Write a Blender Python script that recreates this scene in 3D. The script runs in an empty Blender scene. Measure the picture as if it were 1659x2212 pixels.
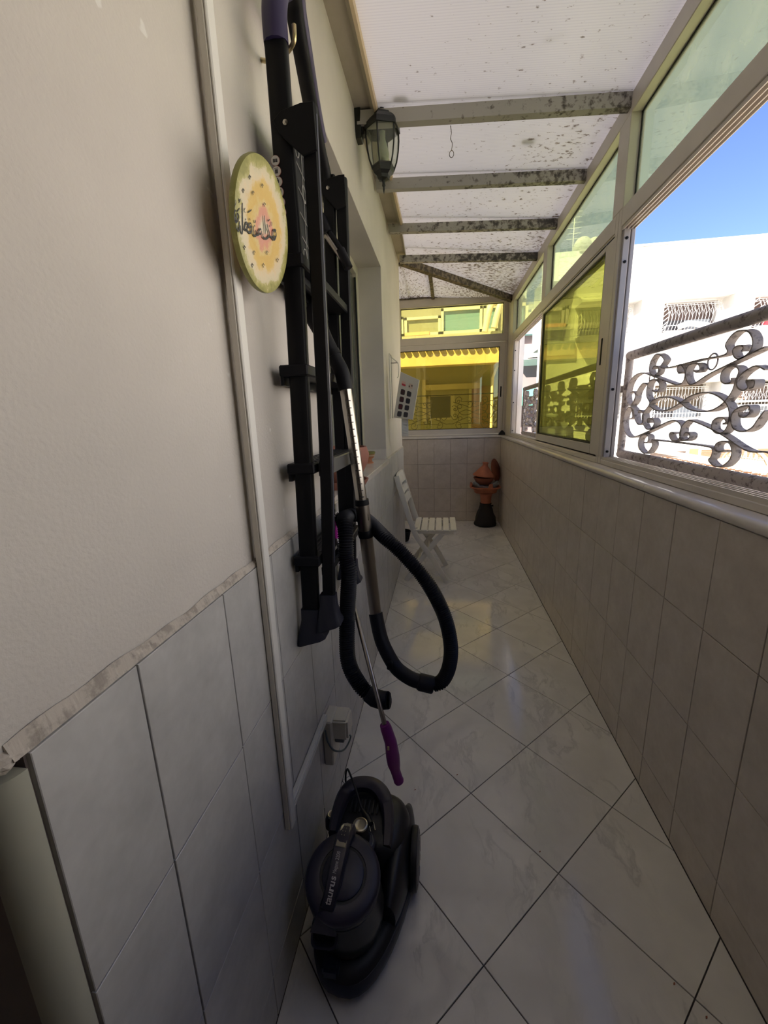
import bpy, bmesh, math, random
from mathutils import Vector, Matrix, Euler

# ---------------------------------------------------------------- camera
SC = bpy.context.scene
COL = SC.collection
W = 1.0656            # inner width of the veranda, tile face to tile face
YE = 5.06             # end wall
cam_d = bpy.data.cameras.new('camera')
cam = bpy.data.objects.new('camera', cam_d)
COL.objects.link(cam)
cam_d.sensor_fit = 'HORIZONTAL'; cam_d.sensor_width = 36.0
cam_d.lens = 876.507 / 1659 * 36.0
cam_d.clip_start = 0.02; cam_d.clip_end = 200
_r = Vector((0.990069618, 0.137022899, -0.0314146058))
_u = Vector((-0.000911435679, 0.229719643, 0.973256418))
_f = Vector((-0.140574968, 0.963562977, -0.227563327))
cam.matrix_world = Matrix(((_r.x, _u.x, -_f.x, 0.3644), (_r.y, _u.y, -_f.y, 0.0), (_r.z, _u.z, -_f.z, 1.31), (0, 0, 0, 1)))
SC.camera = cam

# ---------------------------------------------------------------- sky, sun, exposure
SUN_DIR = Vector((-0.42, -0.50, 0.76)).normalized()
world = bpy.data.worlds.new('sky'); SC.world = world; world.use_nodes = True
_nt = world.node_tree; _nt.nodes.clear()
_o = _nt.nodes.new('ShaderNodeOutputWorld'); _b = _nt.nodes.new('ShaderNodeBackground')
_s = _nt.nodes.new('ShaderNodeTexSky'); _s.sky_type = 'NISHITA'
_s.sun_disc = False
_s.sun_elevation = math.asin(SUN_DIR.z)
_s.sun_rotation = math.atan2(SUN_DIR.x, SUN_DIR.y)
_s.air_density = 1.0; _s.dust_density = 0.1; _s.ozone_density = 4.0
_h = _nt.nodes.new('ShaderNodeHueSaturation'); _h.inputs['Saturation'].default_value = 1.06; _h.inputs['Hue'].default_value = 0.514
_nt.links.new(_s.outputs[0], _h.inputs['Color'])
_nt.links.new(_h.outputs[0], _b.inputs[0]); _b.inputs[1].default_value = 0.09
_nt.links.new(_b.outputs[0], _o.inputs[0])
sun_d = bpy.data.lights.new('sun', 'SUN'); sun_d.energy = 8.0; sun_d.angle = 0.012; sun_d.color = (1.0, 0.92, 0.80)
sun = bpy.data.objects.new('sun', sun_d); COL.objects.link(sun)
sun.rotation_euler = SUN_DIR.to_track_quat('Z', 'Y').to_euler()
VS = SC.view_settings
SC.display_settings.display_device = 'sRGB'
VS.view_transform = 'Standard'; VS.look = 'None'; VS.gamma = 1.0; VS.use_curve_mapping = False
VS.exposure = 1.55
SC.cycles.max_bounces = 14; SC.cycles.diffuse_bounces = 8; SC.cycles.glossy_bounces = 5
SC.cycles.transmission_bounces = 8; SC.cycles.transparent_max_bounces = 16
SC.cycles.caustics_reflective = False; SC.cycles.caustics_refractive = False
SC.cycles.sample_clamp_indirect = 6.0

# ---------------------------------------------------------------- materials
def nmat(name):
    m = bpy.data.materials.new(name); m.use_nodes = True
    nt = m.node_tree
    return m, nt, nt.nodes['Principled BSDF'], nt.nodes['Material Output']

def N(nt, t, **k):
    n = nt.nodes.new(t)
    for a, v in k.items():
        if a.startswith('i_'):
            n.inputs[a[2:].replace('_', ' ')].default_value = v
        else:
            setattr(n, a, v)
    return n

def ramp(nt, fac, stops):
    r = nt.nodes.new('ShaderNodeValToRGB')
    els = r.color_ramp.elements
    while len(els) < len(stops): els.new(0.5)
    for e, (p, c) in zip(els, stops):
        e.position = p; e.color = tuple(c) + (1,) if len(c) == 3 else c
    nt.links.new(fac, r.inputs[0])
    return r.outputs[0]

def plain(name, col, rough=0.5, metal=0.0, noise=0.0, scale=20, bump=0.0, coat=0.0, spec=0.5):
    m, nt, b, o = nmat(name)
    b.inputs['Base Color'].default_value = (*col, 1); b.inputs['Roughness'].default_value = rough
    b.inputs['Metallic'].default_value = metal; b.inputs['Coat Weight'].default_value = coat
    b.inputs['Specular IOR Level'].default_value = spec
    if noise or bump:
        tc = N(nt, 'ShaderNodeTexCoord'); nz = N(nt, 'ShaderNodeTexNoise', i_Scale=scale, i_Detail=5.0)
        nt.links.new(tc.outputs['Object'], nz.inputs['Vector'])
        if noise:
            lo = [max(0, c * (1 - noise)) for c in col]; hi = [min(1, c * (1 + noise)) for c in col]
            nt.links.new(ramp(nt, nz.outputs['Fac'], [(0.3, lo), (0.7, hi)]), b.inputs['Base Color'])
        if bump:
            bp = N(nt, 'ShaderNodeBump', i_Strength=bump, i_Distance=0.003)
            nt.links.new(nz.outputs['Fac'], bp.inputs['Height']); nt.links.new(bp.outputs[0], b.inputs['Normal'])
    return m

def pos_random(nt, k=7.3):
    """world position shifted by a random amount for each object, so every tile has a cut of its own"""
    g = N(nt, 'ShaderNodeNewGeometry'); oi = N(nt, 'ShaderNodeObjectInfo')
    mul = N(nt, 'ShaderNodeVectorMath', operation='SCALE'); mul.inputs[0].default_value = (k, k * 1.7, k * 0.6)
    nt.links.new(oi.outputs['Random'], mul.inputs['Scale'])
    add = N(nt, 'ShaderNodeVectorMath', operation='ADD')
    nt.links.new(g.outputs['Position'], add.inputs[0]); nt.links.new(mul.outputs[0], add.inputs[1])
    return add.outputs[0], oi.outputs['Random']

def mix(nt, fac, a, b, mode='MIX'):
    n = N(nt, 'ShaderNodeMix', data_type='RGBA', blend_type=mode)
    for sock, v in ((n.inputs[0], fac), (n.inputs[6], a), (n.inputs[7], b)):
        if hasattr(v, 'is_linked') or hasattr(v, 'links'): nt.links.new(v, sock)
        else: sock.default_value = v if not isinstance(v, tuple) or len(v) == 4 else (*v, 1)
    return n.outputs[2]

def make_marble():
    m, nt, b, o = nmat('marble_floor_tile')
    v, rnd = pos_random(nt, 11.0)
    warp = N(nt, 'ShaderNodeTexNoise', i_Scale=5.0, i_Detail=4.0)
    nt.links.new(v, warp.inputs['Vector'])
    sub = N(nt, 'ShaderNodeVectorMath', operation='MULTIPLY_ADD'); sub.inputs[1].default_value = (0.16, 0.16, 0.16)
    nt.links.new(warp.outputs['Color'], sub.inputs[0]); nt.links.new(v, sub.inputs[2])
    sq = N(nt, 'ShaderNodeMapping'); sq.inputs['Scale'].default_value = (3.2, 1.1, 1); sq.inputs['Rotation'].default_value = (0, 0, 0.5)
    nt.links.new(sub.outputs[0], sq.inputs['Vector'])
    n1 = N(nt, 'ShaderNodeTexNoise', i_Scale=1.7, i_Detail=8.0, i_Roughness=0.6)
    nt.links.new(sq.outputs[0], n1.inputs['Vector'])
    vein = ramp(nt, n1.outputs['Fac'], [(0.455, (0, 0, 0)), (0.492, (0.85, 0.85, 0.85)), (0.505, (0.25, 0.25, 0.25)), (0.55, (0, 0, 0))])
    n2 = N(nt, 'ShaderNodeTexNoise', i_Scale=6.0, i_Detail=3.0); nt.links.new(sub.outputs[0], n2.inputs['Vector'])
    base = ramp(nt, n2.outputs['Fac'], [(0.3, (0.68, 0.665, 0.65)), (0.7, (0.80, 0.785, 0.765))])
    msk = ramp(nt, n2.outputs['Fac'], [(0.40, (0.06, 0.06, 0.06)), (0.6, (0.55, 0.55, 0.55))])
    f = N(nt, 'ShaderNodeMath', operation='MULTIPLY'); nt.links.new(vein, f.inputs[0]); nt.links.new(msk, f.inputs[1])
    c = mix(nt, f.outputs[0], base, (0.36, 0.36, 0.37))
    nt.links.new(c, b.inputs['Base Color'])
    b.inputs['Roughness'].default_value = 0.09
    b.inputs['Specular IOR Level'].default_value = 0.5
    return m

def make_walltile(name, lo, hi, rough=0.33):
    m, nt, b, o = nmat(name)
    v, rnd = pos_random(nt, 9.0)
    n1 = N(nt, 'ShaderNodeTexNoise', i_Scale=9.0, i_Detail=9.0, i_Roughness=0.65); nt.links.new(v, n1.inputs['Vector'])
    c = ramp(nt, n1.outputs['Fac'], [(0.3, lo), (0.68, hi)])
    n2 = N(nt, 'ShaderNodeTexNoise', i_Scale=55.0, i_Detail=3.0); nt.links.new(v, n2.inputs['Vector'])
    c2 = mix(nt, 0.10, c, n2.outputs['Fac'], 'OVERLAY')
    nt.links.new(c2, b.inputs['Base Color'])
    b.inputs['Roughness'].default_value = rough
    bp = N(nt, 'ShaderNodeBump', i_Strength=0.12, i_Distance=0.002)
    nt.links.new(n2.outputs['Fac'], bp.inputs['Height']); nt.links.new(bp.outputs[0], b.inputs['Normal'])
    return m

def make_plaster(name, col, bump=0.5, scale=180):
    m, nt, b, o = nmat(name)
    g = N(nt, 'ShaderNodeNewGeometry')
    n1 = N(nt, 'ShaderNodeTexNoise', i_Scale=float(scale), i_Detail=3.0); nt.links.new(g.outputs['Position'], n1.inputs['Vector'])
    n2 = N(nt, 'ShaderNodeTexNoise', i_Scale=3.0, i_Detail=6.0); nt.links.new(g.outputs['Position'], n2.inputs['Vector'])
    c = ramp(nt, n2.outputs['Fac'], [(0.3, [x * 0.90 for x in col]), (0.7, [min(1, x * 1.05) for x in col])])
    # small scuffs
    n3 = N(nt, 'ShaderNodeTexNoise', i_Scale=26.0, i_Detail=2.0); nt.links.new(g.outputs['Position'], n3.inputs['Vector'])
    sp = ramp(nt, n3.outputs['Fac'], [(0.74, (0, 0, 0)), (0.78, (0.5, 0.5, 0.5))])
    c = mix(nt, sp, c, (0.78, 0.77, 0.74))
    nt.links.new(c, b.inputs['Base Color']); b.inputs['Roughness'].default_value = 0.75
    bp = N(nt, 'ShaderNodeBump', i_Strength=bump, i_Distance=0.002)
    nt.links.new(n1.outputs['Fac'], bp.inputs['Height']); nt.links.new(bp.outputs[0], b.inputs['Normal'])
    return m

def make_roof(name, axis, dirt):
    """translucent twin-wall sheet: thin, letting daylight through, with ribs and mould spots"""
    m, nt, b, o = nmat(name)
    nt.nodes.remove(b)
    g = N(nt, 'ShaderNodeNewGeometry')
    n1 = N(nt, 'ShaderNodeTexNoise', i_Scale=34.0, i_Detail=4.0, i_Roughness=0.6)
    mp = N(nt, 'ShaderNodeMapping'); mp.inputs['Scale'].default_value = (1, 1.5, 1) if axis == 0 else (1.5, 1, 1)
    nt.links.new(g.outputs['Position'], mp.inputs['Vector']); nt.links.new(mp.outputs[0], n1.inputs['Vector'])
    n2 = N(nt, 'ShaderNodeTexNoise', i_Scale=1.6, i_Detail=3.0); nt.links.new(g.outputs['Position'], n2.inputs['Vector'])
    # where mould grows: towards the window side and towards the far end
    sx = N(nt, 'ShaderNodeSeparateXYZ'); nt.links.new(g.outputs['Position'], sx.inputs[0])
    ax = N(nt, 'ShaderNodeMapRange', i_From_Min=0.2, i_From_Max=1.15, i_To_Min=-0.035, i_To_Max=0.05); nt.links.new(sx.outputs[0], ax.inputs[0])
    ay = N(nt, 'ShaderNodeMapRange', i_From_Min=1.6, i_From_Max=4.6, i_To_Min=-0.02, i_To_Max=0.11); nt.links.new(sx.outputs[1], ay.inputs[0])
    s1 = N(nt, 'ShaderNodeMath', operation='ADD'); nt.links.new(ax.outputs[0], s1.inputs[0]); nt.links.new(ay.outputs[0], s1.inputs[1])
    s2 = N(nt, 'ShaderNodeMath', operation='MULTIPLY_ADD'); nt.links.new(n2.outputs['Fac'], s2.inputs[0]); s2.inputs[1].default_value = 0.22
    nt.links.new(s1.outputs[0], s2.inputs[2])
    s3 = N(nt, 'ShaderNodeMath', operation='ADD'); nt.links.new(n1.outputs['Fac'], s3.inputs[0]); nt.links.new(s2.outputs[0], s3.inputs[1])
    sp = ramp(nt, s3.outputs[0], [(0.80 - dirt, (0, 0, 0)), (0.88 - dirt, (0.85, 0.85, 0.85))])
    wv = N(nt, 'ShaderNodeTexWave', wave_type='BANDS', bands_direction='Y' if axis == 0 else 'X', i_Scale=30.0, i_Distortion=0.0)
    nt.links.new(g.outputs['Position'], wv.inputs['Vector'])
    rib = ramp(nt, wv.outputs['Fac'], [(0.0, (0.80, 0.795, 0.82)), (0.5, (0.87, 0.865, 0.88))])
    col = mix(nt, sp, rib, (0.22, 0.17, 0.13))
    dif = N(nt, 'ShaderNodeBsdfDiffuse'); tr = N(nt, 'ShaderNodeBsdfTranslucent'); mx = N(nt, 'ShaderNodeMixShader')
    tint = mix(nt, 1.0, col, (0.80, 0.79, 0.80), 'MULTIPLY')
    nt.links.new(col, dif.inputs[0]); nt.links.new(tint, tr.inputs[0])
    mx.inputs[0].default_value = 0.27
    nt.links.new(dif.outputs[0], mx.inputs[1]); nt.links.new(tr.outputs[0], mx.inputs[2])
    nt.links.new(mx.outputs[0], o.inputs[0])
    return m

def make_glass(name, tint, haze=(0.8, 0.8, 0.5), hz=0.0, refl=1.0):
    """thin pane: tinted see-through, Fresnel reflection, a little dust that scatters light"""
    m, nt, b, o = nmat(name)
    nt.nodes.remove(b)
    t = N(nt, 'ShaderNodeBsdfTransparent'); t.inputs[0].default_value = (*tint, 1)
    gl = N(nt, 'ShaderNodeBsdfGlossy'); gl.inputs['Roughness'].default_value = 0.01; gl.inputs[0].default_value = (0.95, 0.97, 0.9, 1)
    fr = N(nt, 'ShaderNodeFresnel'); ge = N(nt, 'ShaderNodeNewGeometry')
    io = N(nt, 'ShaderNodeMapRange', i_To_Min=1.5, i_To_Max=1 / 1.5); nt.links.new(ge.outputs['Backfacing'], io.inputs[0]); nt.links.new(io.outputs[0], fr.inputs[0])
    ma = N(nt, 'ShaderNodeMath', operation='MULTIPLY', use_clamp=True); ma.inputs[1].default_value = refl
    nt.links.new(fr.outputs[0], ma.inputs[0])
    d = N(nt, 'ShaderNodeBsdfDiffuse'); d.inputs[0].default_value = (*haze, 1)
    tl = N(nt, 'ShaderNodeBsdfTranslucent'); tl.inputs[0].default_value = (*haze, 1)
    hm = N(nt, 'ShaderNodeMixShader'); hm.inputs[0].default_value = 0.6
    nt.links.new(d.outputs[0], hm.inputs[1]); nt.links.new(tl.outputs[0], hm.inputs[2])
    m1 = N(nt, 'ShaderNodeMixShader')
    g = N(nt, 'ShaderNodeTexCoord'); nz = N(nt, 'ShaderNodeTexNoise', i_Scale=6.0, i_Detail=5.0)
    nt.links.new(g.outputs['Object'], nz.inputs['Vector'])
    mm = N(nt, 'ShaderNodeMapRange', i_From_Min=0.3, i_From_Max=0.7, i_To_Min=hz * 0.75, i_To_Max=hz * 1.25); nt.links.new(nz.outputs['Fac'], mm.inputs[0])
    nt.links.new(mm.outputs[0], m1.inputs[0]); nt.links.new(t.outputs[0], m1.inputs[1]); nt.links.new(hm.outputs[0], m1.inputs[2])
    m2 = N(nt, 'ShaderNodeMixShader'); nt.links.new(ma.outputs[0], m2.inputs[0])
    nt.links.new(m1.outputs[0], m2.inputs[1]); nt.links.new(gl.outputs[0], m2.inputs[2])
    nt.links.new(m2.outputs[0], o.inputs[0])
    return m

def make_rust(name, base, dark, scale=40, amt=0.55, rough=0.7):
    m, nt, b, o = nmat(name)
    g = N(nt, 'ShaderNodeNewGeometry')
    n1 = N(nt, 'ShaderNodeTexNoise', i_Scale=float(scale), i_Detail=6.0, i_Roughness=0.65); nt.links.new(g.outputs['Position'], n1.inputs['Vector'])
    c = ramp(nt, n1.outputs['Fac'], [(amt - 0.06, base), (amt + 0.06, dark)])
    nt.links.new(c, b.inputs['Base Color']); b.inputs['Roughness'].default_value = rough
    bp = N(nt, 'ShaderNodeBump', i_Strength=0.5, i_Distance=0.002)
    nt.links.new(n1.outputs['Fac'], bp.inputs['Height']); nt.links.new(bp.outputs[0], b.inputs['Normal'])
    return m

M = {}
M['marble'] = make_marble()
M['tile_left'] = make_walltile('grey_wall_tile', (0.42, 0.41, 0.395), (0.54, 0.525, 0.505))
M['tile_right'] = make_walltile('beige_wall_tile', (0.51, 0.455, 0.405), (0.63, 0.57, 0.515))
M['grout_dark'] = plain('dark_grout', (0.10, 0.09, 0.09), 0.9)
M['grout'] = plain('wall_grout', (0.16, 0.13, 0.12), 0.9)
M['grout_right'] = plain('wall_grout_warm', (0.20, 0.16, 0.14), 0.9)
M['plaster'] = make_plaster('grey_white_plaster', (0.56, 0.52, 0.475))
M['plaster_niche'] = make_plaster('niche_plaster', (0.58, 0.54, 0.50), 0.2)
M['mortar'] = make_rust('broken_mortar', (0.50, 0.45, 0.39), (0.34, 0.30, 0.26), 45, 0.55, 0.95)
M['roof'] = make_roof('twinwall_sheet', 0, 0.05)
M['roof_end'] = make_roof('twinwall_sheet_dirty', 1, 0.085)
def make_beam():
    m, nt, b, o = nmat('mouldy_grey_beam')
    g = N(nt, 'ShaderNodeNewGeometry'); sx = N(nt, 'ShaderNodeSeparateXYZ'); nt.links.new(g.outputs['Position'], sx.inputs[0])
    n1 = N(nt, 'ShaderNodeTexNoise', i_Scale=32.0, i_Detail=6.0, i_Roughness=0.65); nt.links.new(g.outputs['Position'], n1.inputs['Vector'])
    ax = N(nt, 'ShaderNodeMapRange', i_From_Min=0.2, i_From_Max=1.1, i_To_Min=-0.14, i_To_Max=0.03); nt.links.new(sx.outputs[0], ax.inputs[0])
    ay = N(nt, 'ShaderNodeMapRange', i_From_Min=2.1, i_From_Max=3.6, i_To_Min=0.0, i_To_Max=0.14); nt.links.new(sx.outputs[1], ay.inputs[0])
    a1 = N(nt, 'ShaderNodeMath', operation='ADD'); nt.links.new(ax.outputs[0], a1.inputs[0]); nt.links.new(ay.outputs[0], a1.inputs[1])
    a2 = N(nt, 'ShaderNodeMath', operation='ADD'); nt.links.new(n1.outputs['Fac'], a2.inputs[0]); nt.links.new(a1.outputs[0], a2.inputs[1])
    c = ramp(nt, a2.outputs[0], [(0.50, (0.42, 0.40, 0.37)), (0.58, (0.20, 0.18, 0.16)), (0.66, (0.07, 0.065, 0.06))])
    nt.links.new(c, b.inputs['Base Color']); b.inputs['Roughness'].default_value = 0.75
    return m
M['beam'] = make_beam()
M['beam_dark'] = make_rust('rusty_dark_beam', (0.20, 0.16, 0.12), (0.06, 0.05, 0.04), 30, 0.5)
M['frame'] = plain('cream_aluminium', (0.60, 0.555, 0.50), 0.38, 0.0, noise=0.04, scale=8)
M['frame_white'] = plain('white_aluminium', (0.36, 0.34, 0.35), 0.35)
M['gasket'] = plain('black_gasket', (0.01, 0.01, 0.01), 0.6)
M['sill'] = plain('marble_sill', (0.66, 0.62, 0.58), 0.16, noise=0.08, scale=9)
M['glass_yellow'] = make_glass('yellow_tinted_glass', (0.68, 0.69, 0.46), (0.72, 0.73, 0.40), 0.13, 0.45)
M['glass_transom'] = make_glass('yellow_dusty_glass', (0.72, 0.79, 0.56), (0.81, 0.83, 0.74), 0.24)
M['glass_end'] = make_glass('mirror_yellow_glass', (0.84, 0.74, 0.34), (0.75, 0.70, 0.3), 0.05, 2.2)
M['glass_end_top'] = make_glass('pale_yellow_glass', (0.92, 0.90, 0.55), (0.85, 0.82, 0.5), 0.12, 1.2)
M['black'] = plain('black_plastic', (0.008, 0.008, 0.010), 0.48, spec=.14)
M['black_metal'] = plain('black_powder_coat', (0.007, 0.007, 0.008), 0.48, spec=.14)
M['black_soft'] = plain('black_rubber', (0.010, 0.010, 0.014), 0.5, spec=.28)
M['navy'] = plain('purple_navy_plastic', (0.030, 0.022, 0.075), 0.42)
M['chrome'] = plain('chrome', (0.45, 0.42, 0.38), 0.2, 1.0)
M['steel'] = plain('brushed_steel', (0.32, 0.29, 0.26), 0.3, 1.0)
M['brass'] = plain('brass_grey', (0.50, 0.46, 0.36), 0.28, 0.85)
M['purple'] = plain('purple_plastic', (0.17, 0.018, 0.16), 0.38)
M['white_plastic'] = plain('cream_plastic', (0.66, 0.62, 0.52), 0.4, noise=0.04, scale=10)
M['chair'] = plain('white_garden_plastic', (0.80, 0.77, 0.70), 0.42, noise=0.03, scale=14)
M['terra'] = plain('terracotta', (0.42, 0.14, 0.075), 0.75, noise=0.18, scale=14, bump=0.2)
M['terra_dark'] = plain('old_terracotta', (0.24, 0.075, 0.04), 0.75, noise=0.3, scale=12, bump=0.3)
M['cloth'] = plain('black_cloth', (0.018, 0.016, 0.016), 0.9, bump=0.4, scale=60)
M['iron'] = make_rust('flaking_grey_iron', (0.36, 0.325, 0.315), (0.12, 0.10, 0.10), 45, 0.58)
M['iron_dark'] = plain('dark_green_iron', (0.06, 0.06, 0.03), 0.7)
M['white_wall'] = make_plaster('white_sunlit_render', (0.86, 0.85, 0.83), 0.15, 12)
M['grey_white'] = plain('white_iron', (0.80, 0.79, 0.78), 0.6)
# ---------------------------------------------------------------- geometry helpers
FINE = {'window_grille', 'louvred_shutter', 'weave', 'moulded_lines', 'notches', 'grip_ribs', 'grip_dots', 'vent_slots', 'duster_fibres', 'ribs', 'hub_trim'}
class MB:
    """collects vertices and faces; build() links them as ONE mesh object"""
    def __init__(s): s.v = []; s.f = []; s.m = []
    def add(s, vs, fs, mi=0):
        k = len(s.v); s.v += [tuple(p) for p in vs]; s.f += [tuple(i + k for i in f) for f in fs]; s.m += [mi] * len(fs); return s
    def box(s, lo, hi, mi=0, c=0.0):
        x0, y0, z0 = lo; x1, y1, z1 = hi
        if c <= 0:
            vs = [(x0, y0, z0), (x1, y0, z0), (x1, y1, z0), (x0, y1, z0), (x0, y0, z1), (x1, y0, z1), (x1, y1, z1), (x0, y1, z1)]
            return s.add(vs, [(0, 3, 2, 1), (4, 5, 6, 7), (0, 1, 5, 4), (1, 2, 6, 5), (2, 3, 7, 6), (3, 0, 4, 7)], mi)
        bm = bmesh.new(); bmesh.ops.create_cube(bm, size=1)
        for v in bm.verts:
            v.co = Vector((x0 + (v.co.x + .5) * (x1 - x0), y0 + (v.co.y + .5) * (y1 - y0), z0 + (v.co.z + .5) * (z1 - z0)))
        bmesh.ops.bevel(bm, geom=bm.edges[:], offset=c, segments=2 if c > 0.004 else 1, affect='EDGES')
        s.bm(bm, mi); return s
    def bm(s, bm, mi=0):
        bm.verts.index_update()
        s.add([v.co[:] for v in bm.verts], [[v.index for v in f.verts] for f in bm.faces], mi); bm.free(); return s
    def prism(s, poly, d, mi=0, chamfer=0.0):
        """poly: ordered 3D points of the front face; extruded by vector d (away from the front)"""
        P = [Vector(p) for p in poly]; d = Vector(d); n = len(P)
        if chamfer:
            c = sum(P, Vector()) / n; dn = d.normalized()
            ins = []
            for i in range(n):
                a, b_, e = P[i - 1], P[i], P[(i + 1) % n]
                u1 = (a - b_).normalized(); u2 = (e - b_).normalized()
                sn = max(0.25, u1.cross(u2).length)
                ins.append(b_ + (u1 + u2) * (chamfer / sn))
            vs = ins + [p + dn * chamfer for p in P] + [p + d for p in P]
            fs = [tuple(range(n))] + [(i, (i + 1) % n, n + (i + 1) % n, n + i)[::-1] for i in range(n)] + [(n + i, n + (i + 1) % n, 2 * n + (i + 1) % n, 2 * n + i)[::-1] for i in range(n)]
        else:
            vs = P + [p + d for p in P]
            fs = [tuple(range(n)), tuple(range(2 * n - 1, n - 1, -1))] + [(i, n + i, n + (i + 1) % n, (i + 1) % n) for i in range(n)]
        return s.add(vs, fs, mi)
    def tube(s, pts, r, n=12, mi=0, cap=True, closed=False):
        """round tube along pts; r is a number or one per point"""
        P = [Vector(p) for p in pts]; R = r if isinstance(r, (list, tuple)) else [r] * len(P)
        rings = []; up = None
        for i, p in enumerate(P):
            if closed: t = (P[(i + 1) % len(P)] - P[i - 1]).normalized()
            else: t = (P[min(i + 1, len(P) - 1)] - P[max(i - 1, 0)]).normalized()
            if up is None: up = t.orthogonal().normalized()
            up = (up - t * up.dot(t)); up = up.normalized() if up.length > 1e-6 else t.orthogonal().normalized()
            w = t.cross(up)
            rings.append([p + (up * math.cos(a) + w * math.sin(a)) * R[i] for a in [2 * math.pi * k / n for k in range(n)]])
        return s.loft(rings, mi, cap and not closed, cap and not closed, closed)
    def loft(s, rings, mi=0, cap0=True, cap1=True, closed=False):
        n = len(rings[0]); vs = [p for r in rings for p in r]; fs = []
        m = len(rings)
        for i in range(m if closed else m - 1):
            j = (i + 1) % m
            for k in range(n):
                l = (k + 1) % n
                fs.append((i * n + k, i * n + l, j * n + l, j * n + k))
        if cap0: fs.append(tuple(range(n - 1, -1, -1)))
        if cap1: fs.append(tuple((m - 1) * n + k for k in range(n)))
        return s.add(vs, fs, mi)
    def lathe(s, prof, c=(0, 0, 0), n=24, mi=0, axis='z', ph=0.0, mat=None):
        """prof: (radius, height) pairs"""
        rings = []
        for r, h in prof:
            ring = []
            for k in range(n):
                a = 2 * math.pi * k / n + ph
                q = Vector((r * math.cos(a), r * math.sin(a), h))
                if axis == 'x': q = Vector((q.z, q.x, q.y))
                if axis == 'y': q = Vector((q.x, -q.z, q.y))
                if mat is not None: q = mat @ q
                ring.append(q + Vector(c))
            rings.append(ring)
        return s.loft(rings, mi)
    def ribbon(s, pts, w, t, axis=Vector((1, 0, 0)), mi=0):
        """flat bar bent along pts: width w along axis, thickness t in the plane"""
        P = [Vector(p) for p in pts]; rings = []; ax = Vector(axis).normalized()
        for i, p in enumerate(P):
            tg = (P[min(i + 1, len(P) - 1)] - P[max(i - 1, 0)]).normalized(); nr = tg.cross(ax).normalized()
            rings.append([p - ax * w / 2 - nr * t / 2, p + ax * w / 2 - nr * t / 2, p + ax * w / 2 + nr * t / 2, p - ax * w / 2 + nr * t / 2])
        return s.loft(rings, mi)
    def mesh(s, name, mats, smooth=None):
        me = bpy.data.meshes.new(name); me.from_pydata(s.v, [], s.f)
        for m in (mats if isinstance(mats, (list, tuple)) else [mats]): me.materials.append(m)
        if len(set(s.m)) > 1: me.polygons.foreach_set('material_index', s.m)
        bm = bmesh.new(); bm.from_mesh(me); bmesh.ops.recalc_face_normals(bm, faces=bm.faces[:]); bm.to_mesh(me); bm.free()
        if smooth:
            me.polygons.foreach_set('use_smooth', [True] * len(me.polygons))
            me.set_sharp_from_angle(angle=math.radians(smooth))
        me.update(); return me
    def build(s, name, mats, parent=None, smooth=None, sub=0):
        o = bpy.data.objects.new(name, s.mesh(name, mats, smooth)); COL.objects.link(o)
        if parent is not None: o.parent = parent; o.matrix_parent_inverse = pinv(parent)
        if name in FINE: o['kind'] = 'stuff'        # pieces too small to pick apart, joined
        if sub:
            md = o.modifiers.new('smooth', 'SUBSURF'); md.levels = sub; md.render_levels = sub
        return o

def wm(o):
    m = Matrix.LocRotScale(o.location, o.rotation_euler, o.scale)
    return wm(o.parent) @ o.matrix_parent_inverse @ m if o.parent else m
def pinv(parent): return wm(parent).inverted()

def tag(o, label=None, cat=None, group=None, kind=None):
    for k, v in (('label', label), ('category', cat), ('group', group), ('kind', kind)):
        if v: o[k] = v
    return o
def thing(name, loc, label, cat, group=None):
    o = bpy.data.objects.new(name, None); COL.objects.link(o); o.location = loc; o.empty_display_size = 0.05
    return tag(o, label, cat, group)
def struct(name, loc=(0, 0, 0), label=None, mb=None, mat=None, smooth=None):
    if mb is None:
        o = bpy.data.objects.new(name, None); COL.objects.link(o); o.location = loc
    else: o = mb.build(name, mat, None, smooth)
    return tag(o, label, None, None, 'structure')
def copy_tree(o, parent=None):
    c = o.copy(); COL.objects.link(c)
    if parent is not None: c.parent = parent
    for ch in o.children: copy_tree(ch, c)
    return c
def spline(pts, n=8, closed=False):
    """Catmull-Rom through pts"""
    P = [Vector(p) for p in pts]; out = []; m = len(P)
    rng = range(m) if closed else range(m - 1)
    for i in rng:
        if closed: a, b, c, d = P[i - 1], P[i], P[(i + 1) % m], P[(i + 2) % m]
        else: a, b, c, d = P[max(i - 1, 0)], P[i], P[i + 1], P[min(i + 2, m - 1)]
        for k in range(n):
            t = k / n
            out.append(0.5 * ((2 * b) + (c - a) * t + (2 * a - 5 * b + 4 * c - d) * t * t + (3 * b - a - 3 * c + d) * t ** 3))
    if not closed: out.append(P[-1])
    return out
def clip(poly, x0, x1, y0, y1):
    def cut(pl, f):
        out = []
        for i in range(len(pl)):
            a, b = pl[i - 1], pl[i]; fa, fb = f(a), f(b)
            if fa >= 0: 
                if fb >= 0: out.append(b)
                else:
                    t = fa / (fa - fb); out.append((a[0] + (b[0] - a[0]) * t, a[1] + (b[1] - a[1]) * t))
            elif fb >= 0:
                t = fa / (fa - fb); out.append((a[0] + (b[0] - a[0]) * t, a[1] + (b[1] - a[1]) * t)); out.append(b)
        return out
    for f in (lambda p: p[0] - x0, lambda p: x1 - p[0], lambda p: p[1] - y0, lambda p: y1 - p[1]):
        poly = cut(poly, f)
        if len(poly) < 3: return []
    return poly
random.seed(7)
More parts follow.
